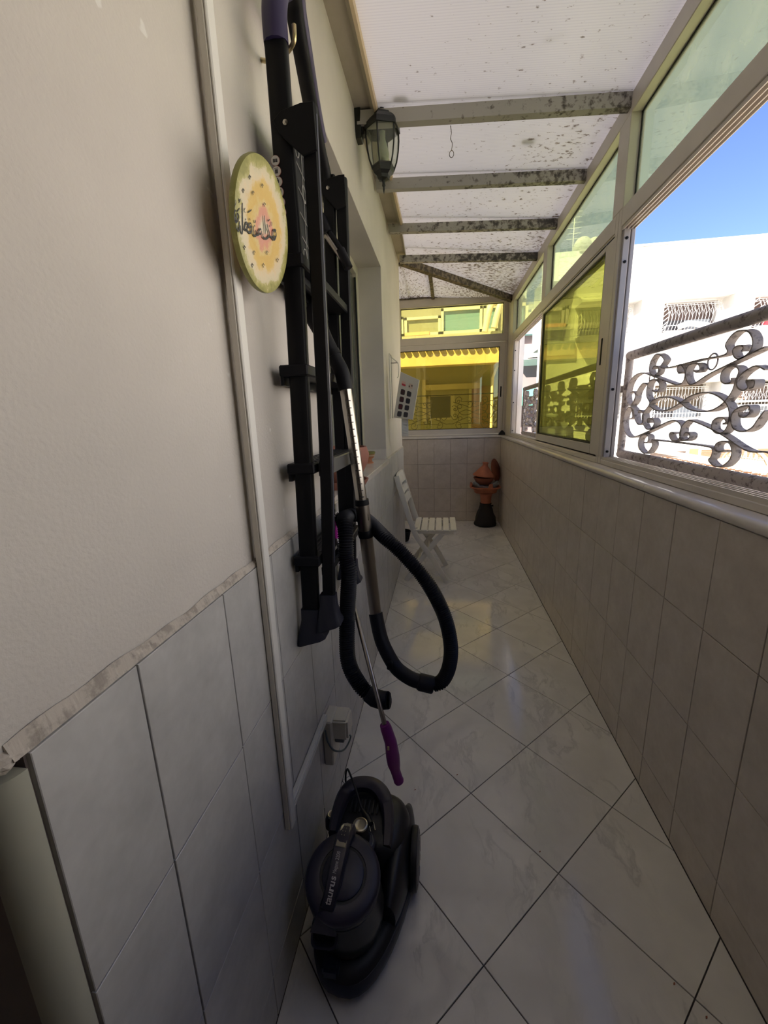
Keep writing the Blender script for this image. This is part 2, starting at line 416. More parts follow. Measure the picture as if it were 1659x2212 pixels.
# ================================================================ SETTING
# ---- floor: square marble tiles laid on the diagonal
floor = struct('floor', label='white marble floor tiles laid diagonally', mb=MB().box((-1.4, -1.7, -0.12), (W + 0.15, YE + 0.1, -0.004)), mat=M['grout_dark'])
S = 0.3315; G0 = Vector((0.4683, 1.2018)); TH = math.radians(44.88)
ea = Vector((math.cos(TH), math.sin(TH))) * S; eb = Vector((ea.y, -ea.x)); GAP = 0.0014
for i in range(-14, 15):
    for j in range(-12, 13):
        o = G0 + ea * i + eb * j
        ua, ub = ea.normalized() * GAP, eb.normalized() * GAP
        q = [o + ua + ub, o + ea - ua + ub, o + ea + eb - ua - ub, o + eb + ua - ub]
        pl = clip([(p.x, p.y) for p in q], -1.3, W - 0.002, -1.6, YE - 0.002)
        if len(pl) < 3: continue
        # parts of the room that are not floor: the solid of the left house wall
        if max(p[0] for p in pl) < 0.002 and 0.2 < min(p[1] for p in pl) and max(p[1] for p in pl) < 3.9: continue
        if all(p[0] < 0.0 for p in pl) and max(p[1] for p in pl) < 3.93 and min(p[1] for p in pl) > 0.2: continue
        pa = sum((pl[k - 1][0] * pl[k][1] - pl[k][0] * pl[k - 1][1]) for k in range(len(pl))) / 2
        if abs(pa) < 0.0015: continue
        if 0.2 < sum(p[1] for p in pl) / len(pl) < 3.9: pl = clip(pl, 0.001, W, -2, 9) or pl
        if pa < 0: pl = pl[::-1]
        c = (sum(p[0] for p in pl) / len(pl), sum(p[1] for p in pl) / len(pl))
        dz = random.uniform(-0.0004, 0.0003)
        t = MB().prism([(p[0] - c[0], p[1] - c[1], 0) for p in pl], (0, 0, -0.006), 0, 0.0007).build('tile', M['marble'], floor)
        t.location = (c[0], c[1], dz)

# ---- tiled walls (20 x 30 cm tiles)
def tile_rect(parent, mat, plane, at, a0, a1, z0, z1, cache={}):
    """plane 'x+' faces +x, 'x-' faces -x, 'y-' faces -y"""
    g = 0.0013
    w, h = round(a1 - a0 - 2 * g, 4), round(z1 - z0 - 2 * g, 4)
    key = (plane, w, h, mat.name)
    if key not in cache:
        hw, hh = w / 2, h / 2; T = 0.006
        if plane == 'x+': m = MB().prism([(0, -hw, -hh), (0, hw, -hh), (0, hw, hh), (0, -hw, hh)], (-T, 0, 0), 0, 0.0008)
        elif plane == 'x-': m = MB().prism([(0, hw, -hh), (0, -hw, -hh), (0, -hw, hh), (0, hw, hh)], (T, 0, 0), 0, 0.0008)
        else: m = MB().prism([(-hw, 0, -hh), (hw, 0, -hh), (hw, 0, hh), (-hw, 0, hh)], (0, T, 0), 0, 0.0008)
        cache[key] = m.mesh('tile', mat)
    o = bpy.data.objects.new('tile', cache[key]); COL.objects.link(o); o.parent = parent; o.matrix_parent_inverse = pinv(parent)
    j = random.uniform(-0.0004, 0.0004)
    o.location = (at + j, (a0 + a1) / 2, (z0 + z1) / 2) if plane[0] == 'x' else ((a0 + a1) / 2, at + j, (z0 + z1) / 2)
    return o
ROWS = [(0.0, 0.12), (0.12, 0.42), (0.42, 0.722), (0.722, 1.028)]
def tile_run(parent, mat, plane, at, a0, a1, start):
    cuts = [a0]; k = start
    while k < a1 - 0.005:
        if k > a0 + 0.005: cuts.append(k)
        k += 0.2
    cuts.append(a1)
    for p, q in zip(cuts, cuts[1:]):
        for z0, z1 in ROWS: tile_rect(parent, mat, plane, at, p, q, z0, z1)

wl = MB()
wl.box((-0.2, 0.255, 0), (-0.006, 3.93, 1.028))
wl_o = struct('wall_left', label='house wall, grey tiles below and rough plaster above', mb=wl, mat=M['grout'])
tile_run(wl_o, M['tile_left'], 'x+', 0.0, 0.256, 3.93, 0.39 - 0.2)
pu = MB()
pu.box((-0.2, 0.232, 1.028), (-0.010, 1.29, 2.72)); pu.box((-0.2, 1.29, 2.22), (-0.010, 2.77, 2.72)); pu.box((-0.2, 2.77, 1.028), (-0.010, 3.93, 2.78))
pu.build('plaster', M['plaster'], wl_o)
# broken edge of mortar between the plaster and the top row of tiles
random.seed(3)
mo = MB(); rings = []
nn = 400
for i in range(nn + 1):
    y = 0.245 + (1.40 - 0.245) * i / nn
    a = math.sin(y * 161) * .5 + random.uniform(-.2, .2); b_ = math.sin(y * 113 + 1) * .4 + random.uniform(-.15, .15); c_ = math.sin(y * 67 + 2) * .5 + math.sin(y * 23) * .4 + random.uniform(-.12, .12)
    near = max(0, 1 - (y - 0.245) / 0.25)
    rings.append([(-0.011, y, 1.024), (-0.0015 + 0.001 * a, y, 1.0285 + 0.0012 * a), (-0.0035 + 0.002 * b_, y, 1.034 + 0.003 * b_ ), (-0.0085 + 0.001 * c_, y, 1.041 + 0.003 * c_ + 0.006 * near)])
mo.loft(rings); mo.build('mortar_edge', M['mortar'], wl_o)
mo = MB(); rings = []
for i in range(141):
    y = 2.78 + (3.925 - 2.78) * i / 140
    a, b_ = random.uniform(-1, 1), random.uniform(-1, 1)
    rings.append([(-0.011, y, 1.024), (-0.001 + 0.0006 * a, y, 1.0285), (-0.008, y, 1.036 + 0.002 * b_)])
mo.loft(rings); mo.build('mortar_edge', M['mortar'], wl_o)
# corner bead at the near end of the wall, and the broken lump above it
tr = MB(); prof = [(-0.030, 0.226)]
for k in range(9):
    a = -math.pi / 2 + k * math.pi / 2 / 8
    prof.append((-0.026 + 0.026 * math.cos(a), 0.252 + 0.026 * math.sin(a)))
prof.append((-0.026, 0.252))
tr.loft([[(x, y, 0.0) for x, y in prof], [(x, y, 1.016) for x, y in prof]])
struct('trim_1', label='cream quarter-round plastic corner bead at the near left corner', mb=tr, mat=plain('cream_bead', (0.42, 0.41, 0.33), 0.35), smooth=50)
ret = MB().box((-1.3, 0.227, 0), (-0.031, 0.30, 2.72))
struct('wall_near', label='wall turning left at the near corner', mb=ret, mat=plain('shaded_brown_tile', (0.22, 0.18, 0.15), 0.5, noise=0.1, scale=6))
lump = MB(); random.seed(5)
bm = bmesh.new(); bmesh.ops.create_icosphere(bm, subdivisions=3, radius=1)
for v in bm.verts:
    k = 1 + 0.22 * (random.random() - .5)
    v.co = Vector((-0.020 + v.co.x * 0.017 * k, 0.243 + v.co.y * 0.017 * k, 1.030 + v.co.z * 0.012 * k))
lump.bm(bm); lump.build('mortar_lump', M['mortar'], wl_o)

wr = MB().box((W + 0.006, -1.6, 0), (W + 0.19, YE + 0.19, 1.03))
wr_o = struct('wall_right', label='low parapet wall with beige tiles under the windows', mb=wr, mat=M['grout_right'])
tile_run(wr_o, M['tile_right'], 'x-', W, -0.7, YE, 0.105 - 0.8 + 0.2)
we = MB().box((-1.3, YE + 0.006, 0), (W + 0.006, YE + 0.19, 1.03))
we_o = struct('wall_end', label='low tiled end wall behind the clay pots', mb=we, mat=M['grout_right'])
tile_run(we_o, M['tile_right'], 'y-', YE, -1.0, W, 0.072 - 1.0)
rc = MB(); rc.box((-1.4, 3.80, 0), (-1.25, YE + 0.19, 2.78)); rc.box((-1.3, 3.78, 0), (-0.2, 3.93, 2.78))
struct('wall_recess', label='plaster wall of the side recess', mb=rc, mat=M['plaster'])
bk = MB(); bk.box((-1.4, -1.75, 0), (W + 0.19, -1.6, 2.9)); bk.box((-1.4, -1.6, 0), (-1.3, 0.3, 2.9)); bk.box((W + 0.006, -1.6, 1.03), (W + 0.19, .05, 2.7))
struct('wall_back', label='unseen walls added behind the camera to keep the near end dark', mb=bk, mat=plain('dim_wall', (0.35, 0.31, 0.27), 0.8))  # unseen enclosure, added so the near end stays dark

# ---- sills
def sill(name, label, runs, axis):
    o = struct(name, label=label)
    for a, b_ in runs:
        pf = []
        d0 = -0.014; d1 = 0.19
        for k in range(7):
            t = math.pi / 2 + k * math.pi / 6; pf.append((d0 + 0.013 + 0.013 * math.cos(t), 1.0445 + 0.0145 * math.sin(t)))
        pf += [(d1, 1.030), (d1, 1.059)]
        if axis == 'y': r = [[(W + u, a + 0.0008, z) for u, z in pf], [(W + u, b_ - 0.0008, z) for u, z in pf]]
        else: r = [[(a + 0.0008, YE + u, z) for u, z in pf], [(b_ - 0.0008, YE + u, z) for u, z in pf]]
        MB().loft(r).build('sill_slab', M['sill'], o, 40)
    return o
sill('trim_2', 'polished beige marble sill along the right wall', [(-0.6, 0.3), (0.3, 1.49), (1.49, 2.91), (2.91, 4.2), (4.2, YE)], 'y')
sill('trim_3', 'polished beige marble sill on the end wall', [(-1.2, -0.2), (-0.2, W + 0.19)], 'x')

# ---- window frames, right side
X0, X1 = 1.112, 1.168
def bar(parent, name, lo, hi, mat=None, c=0.0025): return MB().box(lo, hi, 0, c).build(name, mat or M['frame'], parent)
def track(parent, y0, y1, z0, z1, up=True):
    """sliding track: flat base with thin raised fins"""
    m = MB(); m.box((X0, y0, z0), (X1, y1, z1), 0, 0.002)
    for xx in (X0 + 0.004, X0 + 0.020, X0 + 0.036, X0 + 0.050):
        if up: m.box((xx, y0, z1), (xx + 0.003, y1, z1 + 0.014))
        else: m.box((xx, y0, z0 - 0.014), (xx + 0.003, y1, z0))
    return m
fr = struct('window_1', label='cream aluminium window frame, near opening standing open')
MBt = track(fr, 0.11, 2.06, 1.060, 1.082); MBt.build('frame_track', M['frame'], fr)
MBt = track(fr, 0.11, 2.06, 2.058, 2.13, False); MBt.build('frame_rail', M['frame'], fr)
bar(fr, 'frame_post', (X0, 0.05, 1.06), (X1, 0.11, 2.53))
bar(fr, 'frame_post', (X0, 2.06, 1.06), (X1, 2.091, 2.13))
m = MB(); m.box((X0 + 0.008, 2.045, 1.082), (X0 + .034, 2.06, 2.058), 0, 0.002); m.box((X1 - 0.016, 2.050, 1.082), (X1, 2.06, 2.058), 0, 0.002)
jb = m.build('jamb_channel', M['frame_white'], fr)
for z in (1.12, 1.40, 1.92, 2.01):
    MB().lathe([(0.0, 0), (0.006, 0), (0.006, 0.003), (0, 0.004)], (X0 + 0.021, 2.0445, z), 10, 0, 'y').build('screw', M['black'], jb)
bar(fr, 'frame_rail', (X0, 0.05, 2.462), (X1, 2.06, 2.535))
bar(fr, 'transom_post', (X0, 0.05, 2.13), (X1, 0.15, 2.465))
def pane(parent, mat, lo, hi, gasket=True):
    """glass sheet in the YZ plane with a black gasket round it"""
    x = lo[0]; o = MB().box((x, lo[1], lo[2]), (x + 0.005, hi[1], hi[2])).build('pane', mat, parent)
    if gasket:
        g = MB(); w = 0.006
        for a, b_, c_, d in ((lo[1], lo[1] + w, lo[2], hi[2]), (hi[1] - w, hi[1], lo[2], hi[2]), (lo[1], hi[1], lo[2], lo[2] + w), (lo[1], hi[1], hi[2] - w, hi[2])):
            g.box((x - 0.004, a, c_), (x + 0.009, b_, d))
        g.build('gasket', M['gasket'], o)
    return o
pane(fr, M['glass_transom'], (1.156, 0.15, 2.13), (0, 2.06, 2.462))
fr2 = struct('window_2', label='cream aluminium window frame with a yellow sliding sash pushed to the near side')
track(fr2, 2.125, 4.72, 1.060, 1.082).build('frame_track', M['frame'], fr2)
track(fr2, 2.125, 4.72, 2.058, 2.13, False).build('frame_rail', M['frame'], fr2)
bar(fr2, 'frame_post', (X0, 2.092, 1.06), (X1, 2.125, 2.13))
m = MB(); m.box((X0, 4.72, 1.06), (X1, 4.80, 2.13), 0, 0.002); m.box((X0 + 0.01, 4.705, 1.082), (X0 + 0.035, 4.72, 2.058), 0, 0.002)
fp = m.build('frame_post', M['frame'], fr2)
for z in (1.12, 1.42, 1.75, 1.95):
    MB().lathe([(0.0, 0), (0.006, 0), (0.006, 0.003), (0, 0.004)], (X0 + 0.022, 4.7045, z), 10, 0, 'y').build('screw', M['black'], fp)
bar(fr2, 'corner_post', (X0, 4.80, 1.06), (X1, YE + 0.13, 2.62))
bar(fr2, 'transom_post', (X0, 2.06, 2.13), (X1, 2.17, 2.465))
bar(fr2, 'transom_post', (X0, 3.39, 2.13), (X1, 3.50, 2.465))
bar(fr2, 'frame_rail', (X0, 2.06, 2.462), (X1, 4.80, 2.535))
pane(fr2, M['glass_transom'], (1.156, 2.17, 2.13), (0, 3.39, 2.462))
pane(fr2, M['glass_transom'], (1.156, 3.50, 2.13), (0, 4.80, 2.462))
def sash(parent, x, y0, y1, z0, z1, st=0.098, rl=0.058):
    m = MB(); D = 0.024
    m.box((x, y0, z0), (x + D, y0 + st, z1), 0, 0.003); m.box((x, y1 - 0.045, z0), (x + D, y1, z1), 0, 0.003)
    m.box((x, y0 + st, z0), (x + D, y1 - 0.045, z0 + rl), 0, 0.003); m.box((x, y0 + st, z1 - rl * .55), (x + D, y1 - 0.045, z1), 0, 0.003)
    o = m.build('sash', M['frame'], parent)
    pane(o, M['glass_yellow'], (x + 0.010, y0 + st, z0 + rl), (0, y1 - 0.045, z1 - rl * .55), False)
    g = MB(); w = 0.007
    a0, a1, c0, c1 = y0 + st, y1 - 0.045, z0 + rl, z1 - rl * .55
    for a, b_, c_, d in ((a0, a0 + w, c0, c1), (a1 - w, a1, c0, c1), (a0, a1, c0, c0 + w), (a0, a1, c1 - w, c1)): g.box((x + 0.002, a, c_), (x + 0.02, b_, d))
    g.build('gasket', M['gasket'], o)
    return o
s1 = sash(fr2, X0 + 0.004, 2.130, 3.475, 1.086, 2.054)
MB().box((X0 + 0.0015, 2.172, 1.52), (X0 + 0.005, 2.186, 1.64), 0, 0.001).build('sash_lock', M['black'], s1)
sash(fr2, X0 + 0.030, 2.14, 3.50, 1.086, 2.054)

# ---- window frames, far end
fe = struct('window_3', label='end window frame, gold tinted panes above the clay pots')
Y0, Y1 = YE + 0.055, YE + 0.13
def ebar(name, x0, x1, z0, z1, y0=Y0, y1=Y1, mat=None, par=None): return MB().box((x0, y0, z0), (x1, y1, z1), 0, 0.0025).build(name, mat or M['frame'], par or fe)
ebar('frame_rail', -1.25, X0, 1.06, 1.075); ebar('frame_rail', -1.25, X0, 2.12, 2.20); ebar('frame_rail', -1.25, X0, 2.53, 2.62)
ebar('frame_post', X0 - 0.025, X0, 1.075, 2.12); ebar('frame_post', X0 - 0.05, X0, 2.20, 2.53); ebar('frame_post', -1.25, -1.19, 1.075, 2.53)
ebar('transom_post', -0.165, -0.115, 2.20, 2.53)
es = ebar('sash', X0 - 0.085, X0 - 0.027, 1.078, 2.115, Y0 + .008, Y0 + .034)
ebar('sash_rail', -0.9, X0 - 0.085, 1.078, 1.140, Y0 + .008, Y0 + .034, None, es)
ebar('sash_rail', -0.9, X0 - 0.085, 2.060, 2.115, Y0 + .008, Y0 + .034, None, es)
ebar('sash_stile', -0.95, -0.9, 1.078, 2.115, Y0 + .008, Y0 + .034, None, es)
MB().box((X0 - 0.065, Y0 + .004, 1.50), (X0 - 0.052, Y0 + .009, 1.62), 0, 0.001).build('sash_lock', M['black'], es)
def epane(parent, mat, x0, x1, z0, z1, y):
    o = MB().box((x0, y, z0), (x1, y + 0.005, z1)).build('pane', mat, parent)
    g = MB(); w = 0.006
    for a, b_, c_, d in ((x0, x0 + w, z0, z1), (x1 - w, x1, z0, z1), (x0, x1, z0, z0 + w), (x0, x1, z1 - w, z1)): g.box((a, y - 0.006, c_), (b_, y + 0.009, d))
    g.build('gasket', M['gasket'], o)
epane(es, M['glass_end'], -0.9, X0 - 0.085, 1.140, 2.060, Y0 + .016)
epane(fe, M['glass_end_top'], -0.115, X0 - 0.05, 2.20, 2.53, Y0 + .05)
epane(fe, M['glass_end_top'], -1.19, -0.165, 2.20, 2.53, Y0 + .05)

# ---- roof: beams and translucent sheets
def zl(y): return 2.622 + 0.045 * max(0.0, min(1.0, (y - 2.6) / 1.3))
ZR = 2.537
def zroof(x, y): return zl(y) + (ZR - zl(y)) * (x / 1.15)
roof = struct('ceiling', label='translucent ribbed sheets spotted with mould')
ys = [0.05, 0.6, 1.36, 2.065, 2.59, 3.14, 3.71]
def hipx(y): return (y - 3.95) / (4.98 - 3.95) * 1.15      # hip rafter line
def sheet(poly, mat): MB().prism([(x, y, zroof(x, y) if z is None else z) for x, y, z in poly][::-1], (0, 0, 0.010)).build('roof_sheet', mat, roof)
for a, b_ in zip(ys, ys[1:]): sheet([(0, a, None), (1.19, a, None), (1.19, b_, None), (0, b_, None)], M['roof'])
sheet([(0, 3.71, None), (1.19, 3.71, None), (1.19, 5.03, None), (0.0, 3.95, None)], M['roof'])
zc = zroof(0, 3.95); zd = zroof(1.15, 4.98)
MB().prism([(0, 3.95, zc), (1.19, 5.0, zd), (1.19, 5.2, 2.625), (0, 5.2, 2.635)], (0, 0, 0.010)).build('roof_sheet', M['roof_end'], roof)
MB().prism([(-1.4, 3.9, 2.70), (0, 3.95, zc), (0, 5.2, 2.635), (-1.4, 5.2, 2.66)], (0, 0, 0.010)).build('roof_sheet', M['roof_end'], roof)
def beam(p, q, w, h, mat, name='beam', drop=0.0):
    """box beam whose top face follows p-q; w wide, h high"""
    p, q = Vector(p), Vector(q); d = (q - p).normalized(); s_ = d.cross(Vector((0, 0, 1))).normalized() * w / 2; u = Vector((0, 0, -1))
    r = [[c_ - s_ + u * drop, c_ + s_ + u * drop, c_ + s_ + u * (h + drop), c_ - s_ + u * (h + drop)] for c_ in (p, q)]
    return MB().loft(r).build(name, mat, roof)
for k, y in enumerate(ys[1:]):
    zz = (2.600, 2.535)
    yy = y + 0.018
    beam((0.0 if y < 3.5 else 0.02, yy, zz[0]), (1.118, yy, zz[1]), 0.038, 0.052, M['beam'] if k < 7 else M['beam_dark'])
beam((0.0, 3.95, zc - 0.002), (1.15, 4.98, zd - 0.002), 0.06, 0.055, M['beam_dark'], 'hip_rafter')
beam((0.25, 4.20, 2.655), (0.265, 5.12, 2.632), 0.035, 0.028, M['beam_dark'])
struct('trim_4', label='cream angle strip where the roof meets the house wall', mb=MB().prism([(-0.010, -1.5, 2.585), (0.055, -1.5, 2.585), (0.085, 3.2, 2.585), (0.06, 3.93, 2.62), (-0.010, 3.93, 2.62)][::-1], (0, 0, 0.034)), mat=plain('beige_angle', (0.40, 0.36, 0.29), 0.6, noise=0.08, scale=12))
MB().prism([(0.055, -1.5, 2.583), (0.067, -1.5, 2.583), (0.097, 3.2, 2.583), (0.085, 3.2, 2.583)][::-1], (0, 0, 0.036)).build('wood_strip', plain('raw_wood', (0.62, 0.50, 0.34), 0.7), roof)
for nm, (x, y), w_, d_ in (('shadow_block', (0.19, 2.05), .052, .030), ('shadow_block', (0.77, 2.36), .050, .028)):  # blocks added on top of the sheets to cast blurry shadows
    MB().box((x - w_ / 2, y - d_ / 2, zroof(x, y) + .0105), (x + w_ / 2, y + d_ / 2, zroof(x, y) + .02)).build(nm, M['beam_dark'], roof)
struct('trim_5', label='dark beam strip over the end window', mb=MB().box((-1.25, YE + .04, 2.620), (1.19, YE + .14, 2.632)), mat=M['beam_dark'])
struct('wall_light_cover', label='unseen opaque cover added over the near end to block light', mb=MB().box((-1.4, -1.7, 2.60), (W + .19, 0.10, 2.76)).box((-1.4, 0.10, 2.60), (-0.010, 0.23, 2.76)), mat=plain('light_cover_grey', (0.4, 0.37, 0.33), 0.8))  # added out of view to darken the near end and stop sun leaks
# ---- window niche in the house wall
nw = struct('window_4', label='house window set back in a deep plastered niche, cream frame')
m = MB(); m.box((-0.199, 1.28, 2.217), (-0.0105, 2.775, 2.235)); m.box((-0.199, 2.762, 1.02), (-0.0105, 2.78, 2.225)); m.box((-0.199, 1.275, 1.02), (-0.0105, 1.291, 2.225))
m.build('reveal', M['plaster_niche'], nw)
MB().box((-0.19, 1.285, 0.998), (0.006, 2.79, 1.030), 0, 0.002).build('sill_slab', M['sill'], nw)
MB().box((-0.155, 2.752, 1.03), (-0.0108, 2.7625, 1.10), 0, .001).build('reveal_tile', M['sill'], nw)
m = MB(); a0, a1 = 1.29, 2.762
for lo, hi in (((-0.20, a0, 1.03), (-0.155, a0 + .05, 2.22)), ((-0.20, a1 - .05, 1.03), (-0.155, a1, 2.22)), ((-0.20, a0 + .05, 1.03), (-0.155, a1 - .05, 1.10)), ((-0.20, a0 + .05, 2.17), (-0.155, a1 - .05, 2.22)), ((-0.19, 2.06, 1.10), (-0.16, 2.12, 2.17))): m.box(lo, hi, 0, 0.002)
m.build('frame', plain('cream_window_wood', (0.58, 0.54, 0.45), 0.4), nw)
MB().box((-0.186, a0 + .05, 1.10), (-0.181, a1 - .05, 2.17)).build('pane', plain('dark_room_glass', (0.16, 0.17, 0.16), 0.05, 0, coat=0.5), nw)
m = MB(); m.box((-0.170, a1 - .062, 1.10), (-0.160, a1 - .05, 2.15)); m.build('gasket', M['gasket'], nw)

def on(y, pts): return [(x, y, z) for x, z in pts]

# ================================================================ CABLE TRUNKING AND SOCKET
t = thing('cable_trunking', (0.012, 0.745, 0.39), 'long white plastic cable trunking running up the left wall beside the ladder', 'trunking')
MB().tube([(0.012, 0.745, 0.39), (0.012, 0.745, 2.6)], 0.002, 4).build('cable', M['black'], t)
m = MB(); m.box((0.001, 0.716, 0.372), (0.013, 0.742, 2.61), 0, 0.0015); m.build('trunking_base', plain('cream_trunking', (0.60, 0.56, 0.49), 0.4), t)
m = MB(); m.box((0.013, 0.7165, 0.374), (0.0185, 0.7415, 2.608), 0, 0.002); m.build('trunking_cover', plain('white_trunking', (0.70, 0.68, 0.64), 0.35), t)
MB().box((0.0, 0.700, 1.955), (0.021, 0.7425, 2.06), 0, .002).build('black_tape', M['black'], t)
t = thing('cable_trunking', (0.01, 0.9, 0.405), 'short low white cable trunking leading sideways to the power socket', 'trunking')
m = MB(); m.box((0.001, 0.744, 0.398), (0.012, 1.04, 0.424), 0, 0.0015); m.box((0.012, 0.744, 0.401), (0.015, 1.04, 0.409)); m.box((0.012, 0.744, 0.413), (0.015, 1.04, 0.421))
m.build('trunking_base', plain('white_trunking_low', (0.66, 0.65, 0.62), 0.35), t)
t = thing('power_socket', (0.0, 1.08, 0.30), 'cream outdoor wall socket with a hinged cover above the vacuum cleaner', 'socket')
MB().box((0.0, 1.025, 0.245), (0.030, 1.105, 0.405), 0, 0.004).build('back_box', M['white_plastic'], t)
o = MB().box((0.022, 1.040, 0.328), (0.076, 1.112, 0.398), 0, 0.007).build('cover', M['white_plastic'], t)
MB().tube([(0.022, 1.038, 0.396), (0.074, 1.038, 0.396)], 0.003, 6).build('hinge', M['white_plastic'], o)
MB().box((0.030, 1.05, 0.310), (0.060, 1.095, 0.330), 0, 0.003).build('plug', plain('grey_plug', (0.25, 0.26, 0.25), 0.5), t)
MB().tube(spline([(0.045, 1.075, 0.31), (0.070, 1.10, 0.295), (0.055, 1.07, 0.27), (0.035, 1.03, 0.30), (0.018, 1.022, 0.335), (0.012, 1.02, 0.38)], 8), 0.0028, 8).build('cord', plain('grey_cord', (0.16, 0.19, 0.18), 0.5), t, 60)

# ================================================================ STEP LADDER
L = thing('step_ladder', (0.05, 1.1, 0.78), 'black folded step ladder with a purple top hoop hung flat on the left wall', 'ladder')
def rail(name, pts, wx, wy, mat=M['black_metal']):
    """rail of rounded rectangular section through pts (x, y, z)"""
    P = spline(pts, 6); rings = []
    for p in P:
        rings.append([(p.x + sx * wx / 2, p.y + sy * wy / 2, p.z) for sx, sy in ((-1, -.6), (-.8, -1), (.8, -1), (1, -.6), (1, .6), (.8, 1), (-.8, 1), (-1, .6))])
    return MB().loft(rings).build(name, mat, L, 50)
ya, yb = 0.912, 1.31
ra = rail('rail', [(0.036, ya, 0.80), (0.046, ya, 1.21), (0.056, ya, 1.60), (0.055, ya, 1.80), (0.055, ya, 2.03)], 0.042, 0.024)
rail('rail', [(0.036, yb, 0.83), (0.037, yb, 1.31), (0.038, yb, 1.72), (0.048, yb, 1.98)], 0.034, 0.024)
rb = rail('rail', [(0.083, ya, 0.82), (0.101, ya, 1.21), (0.108, ya, 1.60), (0.111, ya, 1.895)], 0.030, 0.022)
rail('rail', [(0.052, yb, 0.78), (0.070, yb, 1.31), (0.078, yb, 1.72), (0.082, yb, 1.97)], 0.032, 0.024)
# narrow bright edge of the rails
for xs, yy in (([(0.083, 0.84), (0.101, 1.21), (0.108, 1.60), (0.111, 1.88)], ya),):
    P = spline([(x + 0.0150, yy - 0.004, z) for x, z in xs], 6)
    MB().ribbon(P, 0.004, 0.0012, Vector((0, 1, 0))).build('edge_strip', plain('dark_edge', (0.10, 0.10, 0.15), 0.3), rb)
# hoop: purple sleeve, then the round bar going over to the far rail
hp = [(.055, ya, 2.0), (.056, ya, 2.05), (.060, ya + .013, 2.09), (.066, ya + .042, 2.120), (.069, ya + .078, 2.128), (.064, ya + .108, 2.116), (.058, ya + .158, 2.090), (.050, ya + .21, 2.078), (.042, ya + .268, 2.060), (.036, ya + .34, 2.025), (.038, yb - .005, 1.975), (.042, yb, 1.92)]
def hoop(pts, wr, wz, mat, name):
    P = spline(pts, 8); rings = []
    for i, p in enumerate(P):
        tg = (P[min(i + 1, len(P) - 1)] - P[max(i - 1, 0)]).normalized(); nx = Vector((1, 0, 0)); nx = (nx - tg * nx.dot(tg)).normalized(); nn_ = tg.cross(nx)
        rings.append([p + nx * (wr * math.cos(a)) + nn_ * (wz * math.sin(a)) for a in [k * math.pi / 6 for k in range(12)]])
    return MB().loft(rings).build(name, mat, L, 60)
hoop(hp, 0.018, 0.014, M['black_metal'], 'hoop_bar')
hoop(hp[:4], 0.024, 0.021, M['navy'], 'hoop_sleeve')
hoop([(p[0] + .006, p[1] + .004, p[2] + .012) for p in hp[3:10]], 0.017, 0.012, M['navy'], 'hoop_cover')
# pivot plates joining the front and rear frames
def plate(y, xa, xb, z):
    pl = [(xa - .022, z + .012), (xa - .005, z + .026), (xa + .035, z + .034), (xb + .012, z + .034), (xb + .014, z - .045), (xb - .014, z - .052), (xa - .01, z - .012)]
    o = MB().prism([(px, y, pz) for px, pz in pl], (0, 0.004, 0), 0, 0.0012).build('pivot_plate', M['black_metal'], L)
    MB().lathe([(0, -0.003), (0.005, -0.002), (0.005, 0.002), (0, 0.003)], (xa + 0.004, y - 0.002, z + 0.004), 12, 0, 'y').build('screw', M['chrome'], o)
    return o
plate(ya - 0.017, 0.064, 0.112, 1.86)
plate(yb - 0.017, 0.042, 0.082, 1.94)
# steps
for i, (z, xm) in enumerate(((1.63, 0.006), (1.415, 0.0), (1.20, -0.001), (0.975, -0.004))):
    m = MB(); m.box((xm + 0.013, ya - .022, z - 0.012), (xm + .078, yb + .01, z + 0.012), 0, 0.003)
    m.box((xm + .012, ya - 0.012, z - 0.030), (xm + .02, yb, z - 0.008))
    s_ = m.build('step', M['black'], L)
    g = MB()
    for k in range(5): g.box((xm + .018 + k * .012, ya + .02, z + .0118), (xm + .022 + k * .012, yb - .02, z + .0135))
    g.build('grip_ribs', M['black_soft'], s_)
MB().box((0.080, ya, 1.178), (0.100, yb + .004, 1.215), 0, 0.003).build('cross_bar', plain('grey_cross_bar', (0.07, 0.07, 0.07), 0.35), L)
MB().box((0.070, ya, 0.93), (0.090, yb + .004, 0.955), 0, 0.003).build('cross_bar', M['black_metal'], L)
# folded platform with moulded lines
pf_ = MB().box((0.050, ya + .016, 1.60), (0.064, ya + .215, 1.90), 0, 0.004).build('platform', M['black'], L)
g = MB(); ln = plain('moulded_line', (0.30, 0.29, 0.27), 0.4)
for k in range(5):
    y0 = ya + .03 + k * .042
    g.tube([(0.0650, y0, 1.62), (0.0650, y0 + .008, 1.885)], 0.0009, 5)
for k in range(6):
    z0 = 1.64 + k * .045
    g.tube([(0.0652, ya + .025, z0 + .015), (0.0652, ya + .20, z0 - 0.02)], 0.0009, 5)
for cy, cz in ((ya + .05, 1.86), (ya + .08, 1.79), (ya + .06, 1.66)):
    g.tube([(0.0652, cy + .012 * math.cos(a), cz + .016 * math.sin(a)) for a in [k * math.pi / 8 for k in range(16)]], 0.0011, 5, closed=True)
g.build('moulded_lines', ln, pf_)
# folding stay from the far front rail to the far rear rail
for dz in (0, 0.022):
    MB().tube([(0.028, yb - .022, 1.835 + dz), (0.088, yb - .022, 1.745 + dz)], 0.0075, 10).build('stay_bar', M['steel'] if dz == 0 else M['black'], L, 60)
MB().tube([(0.020, yb - .024, 1.875), (0.040, yb - .024, 1.83)], 0.014, 10).build('stay_hook', M['black'], L, 60)
MB().tube([(0.074, yb - .024, 1.785), (0.096, yb - .024, 1.735)], 0.013, 10).build('stay_hook', M['black'], L, 60)
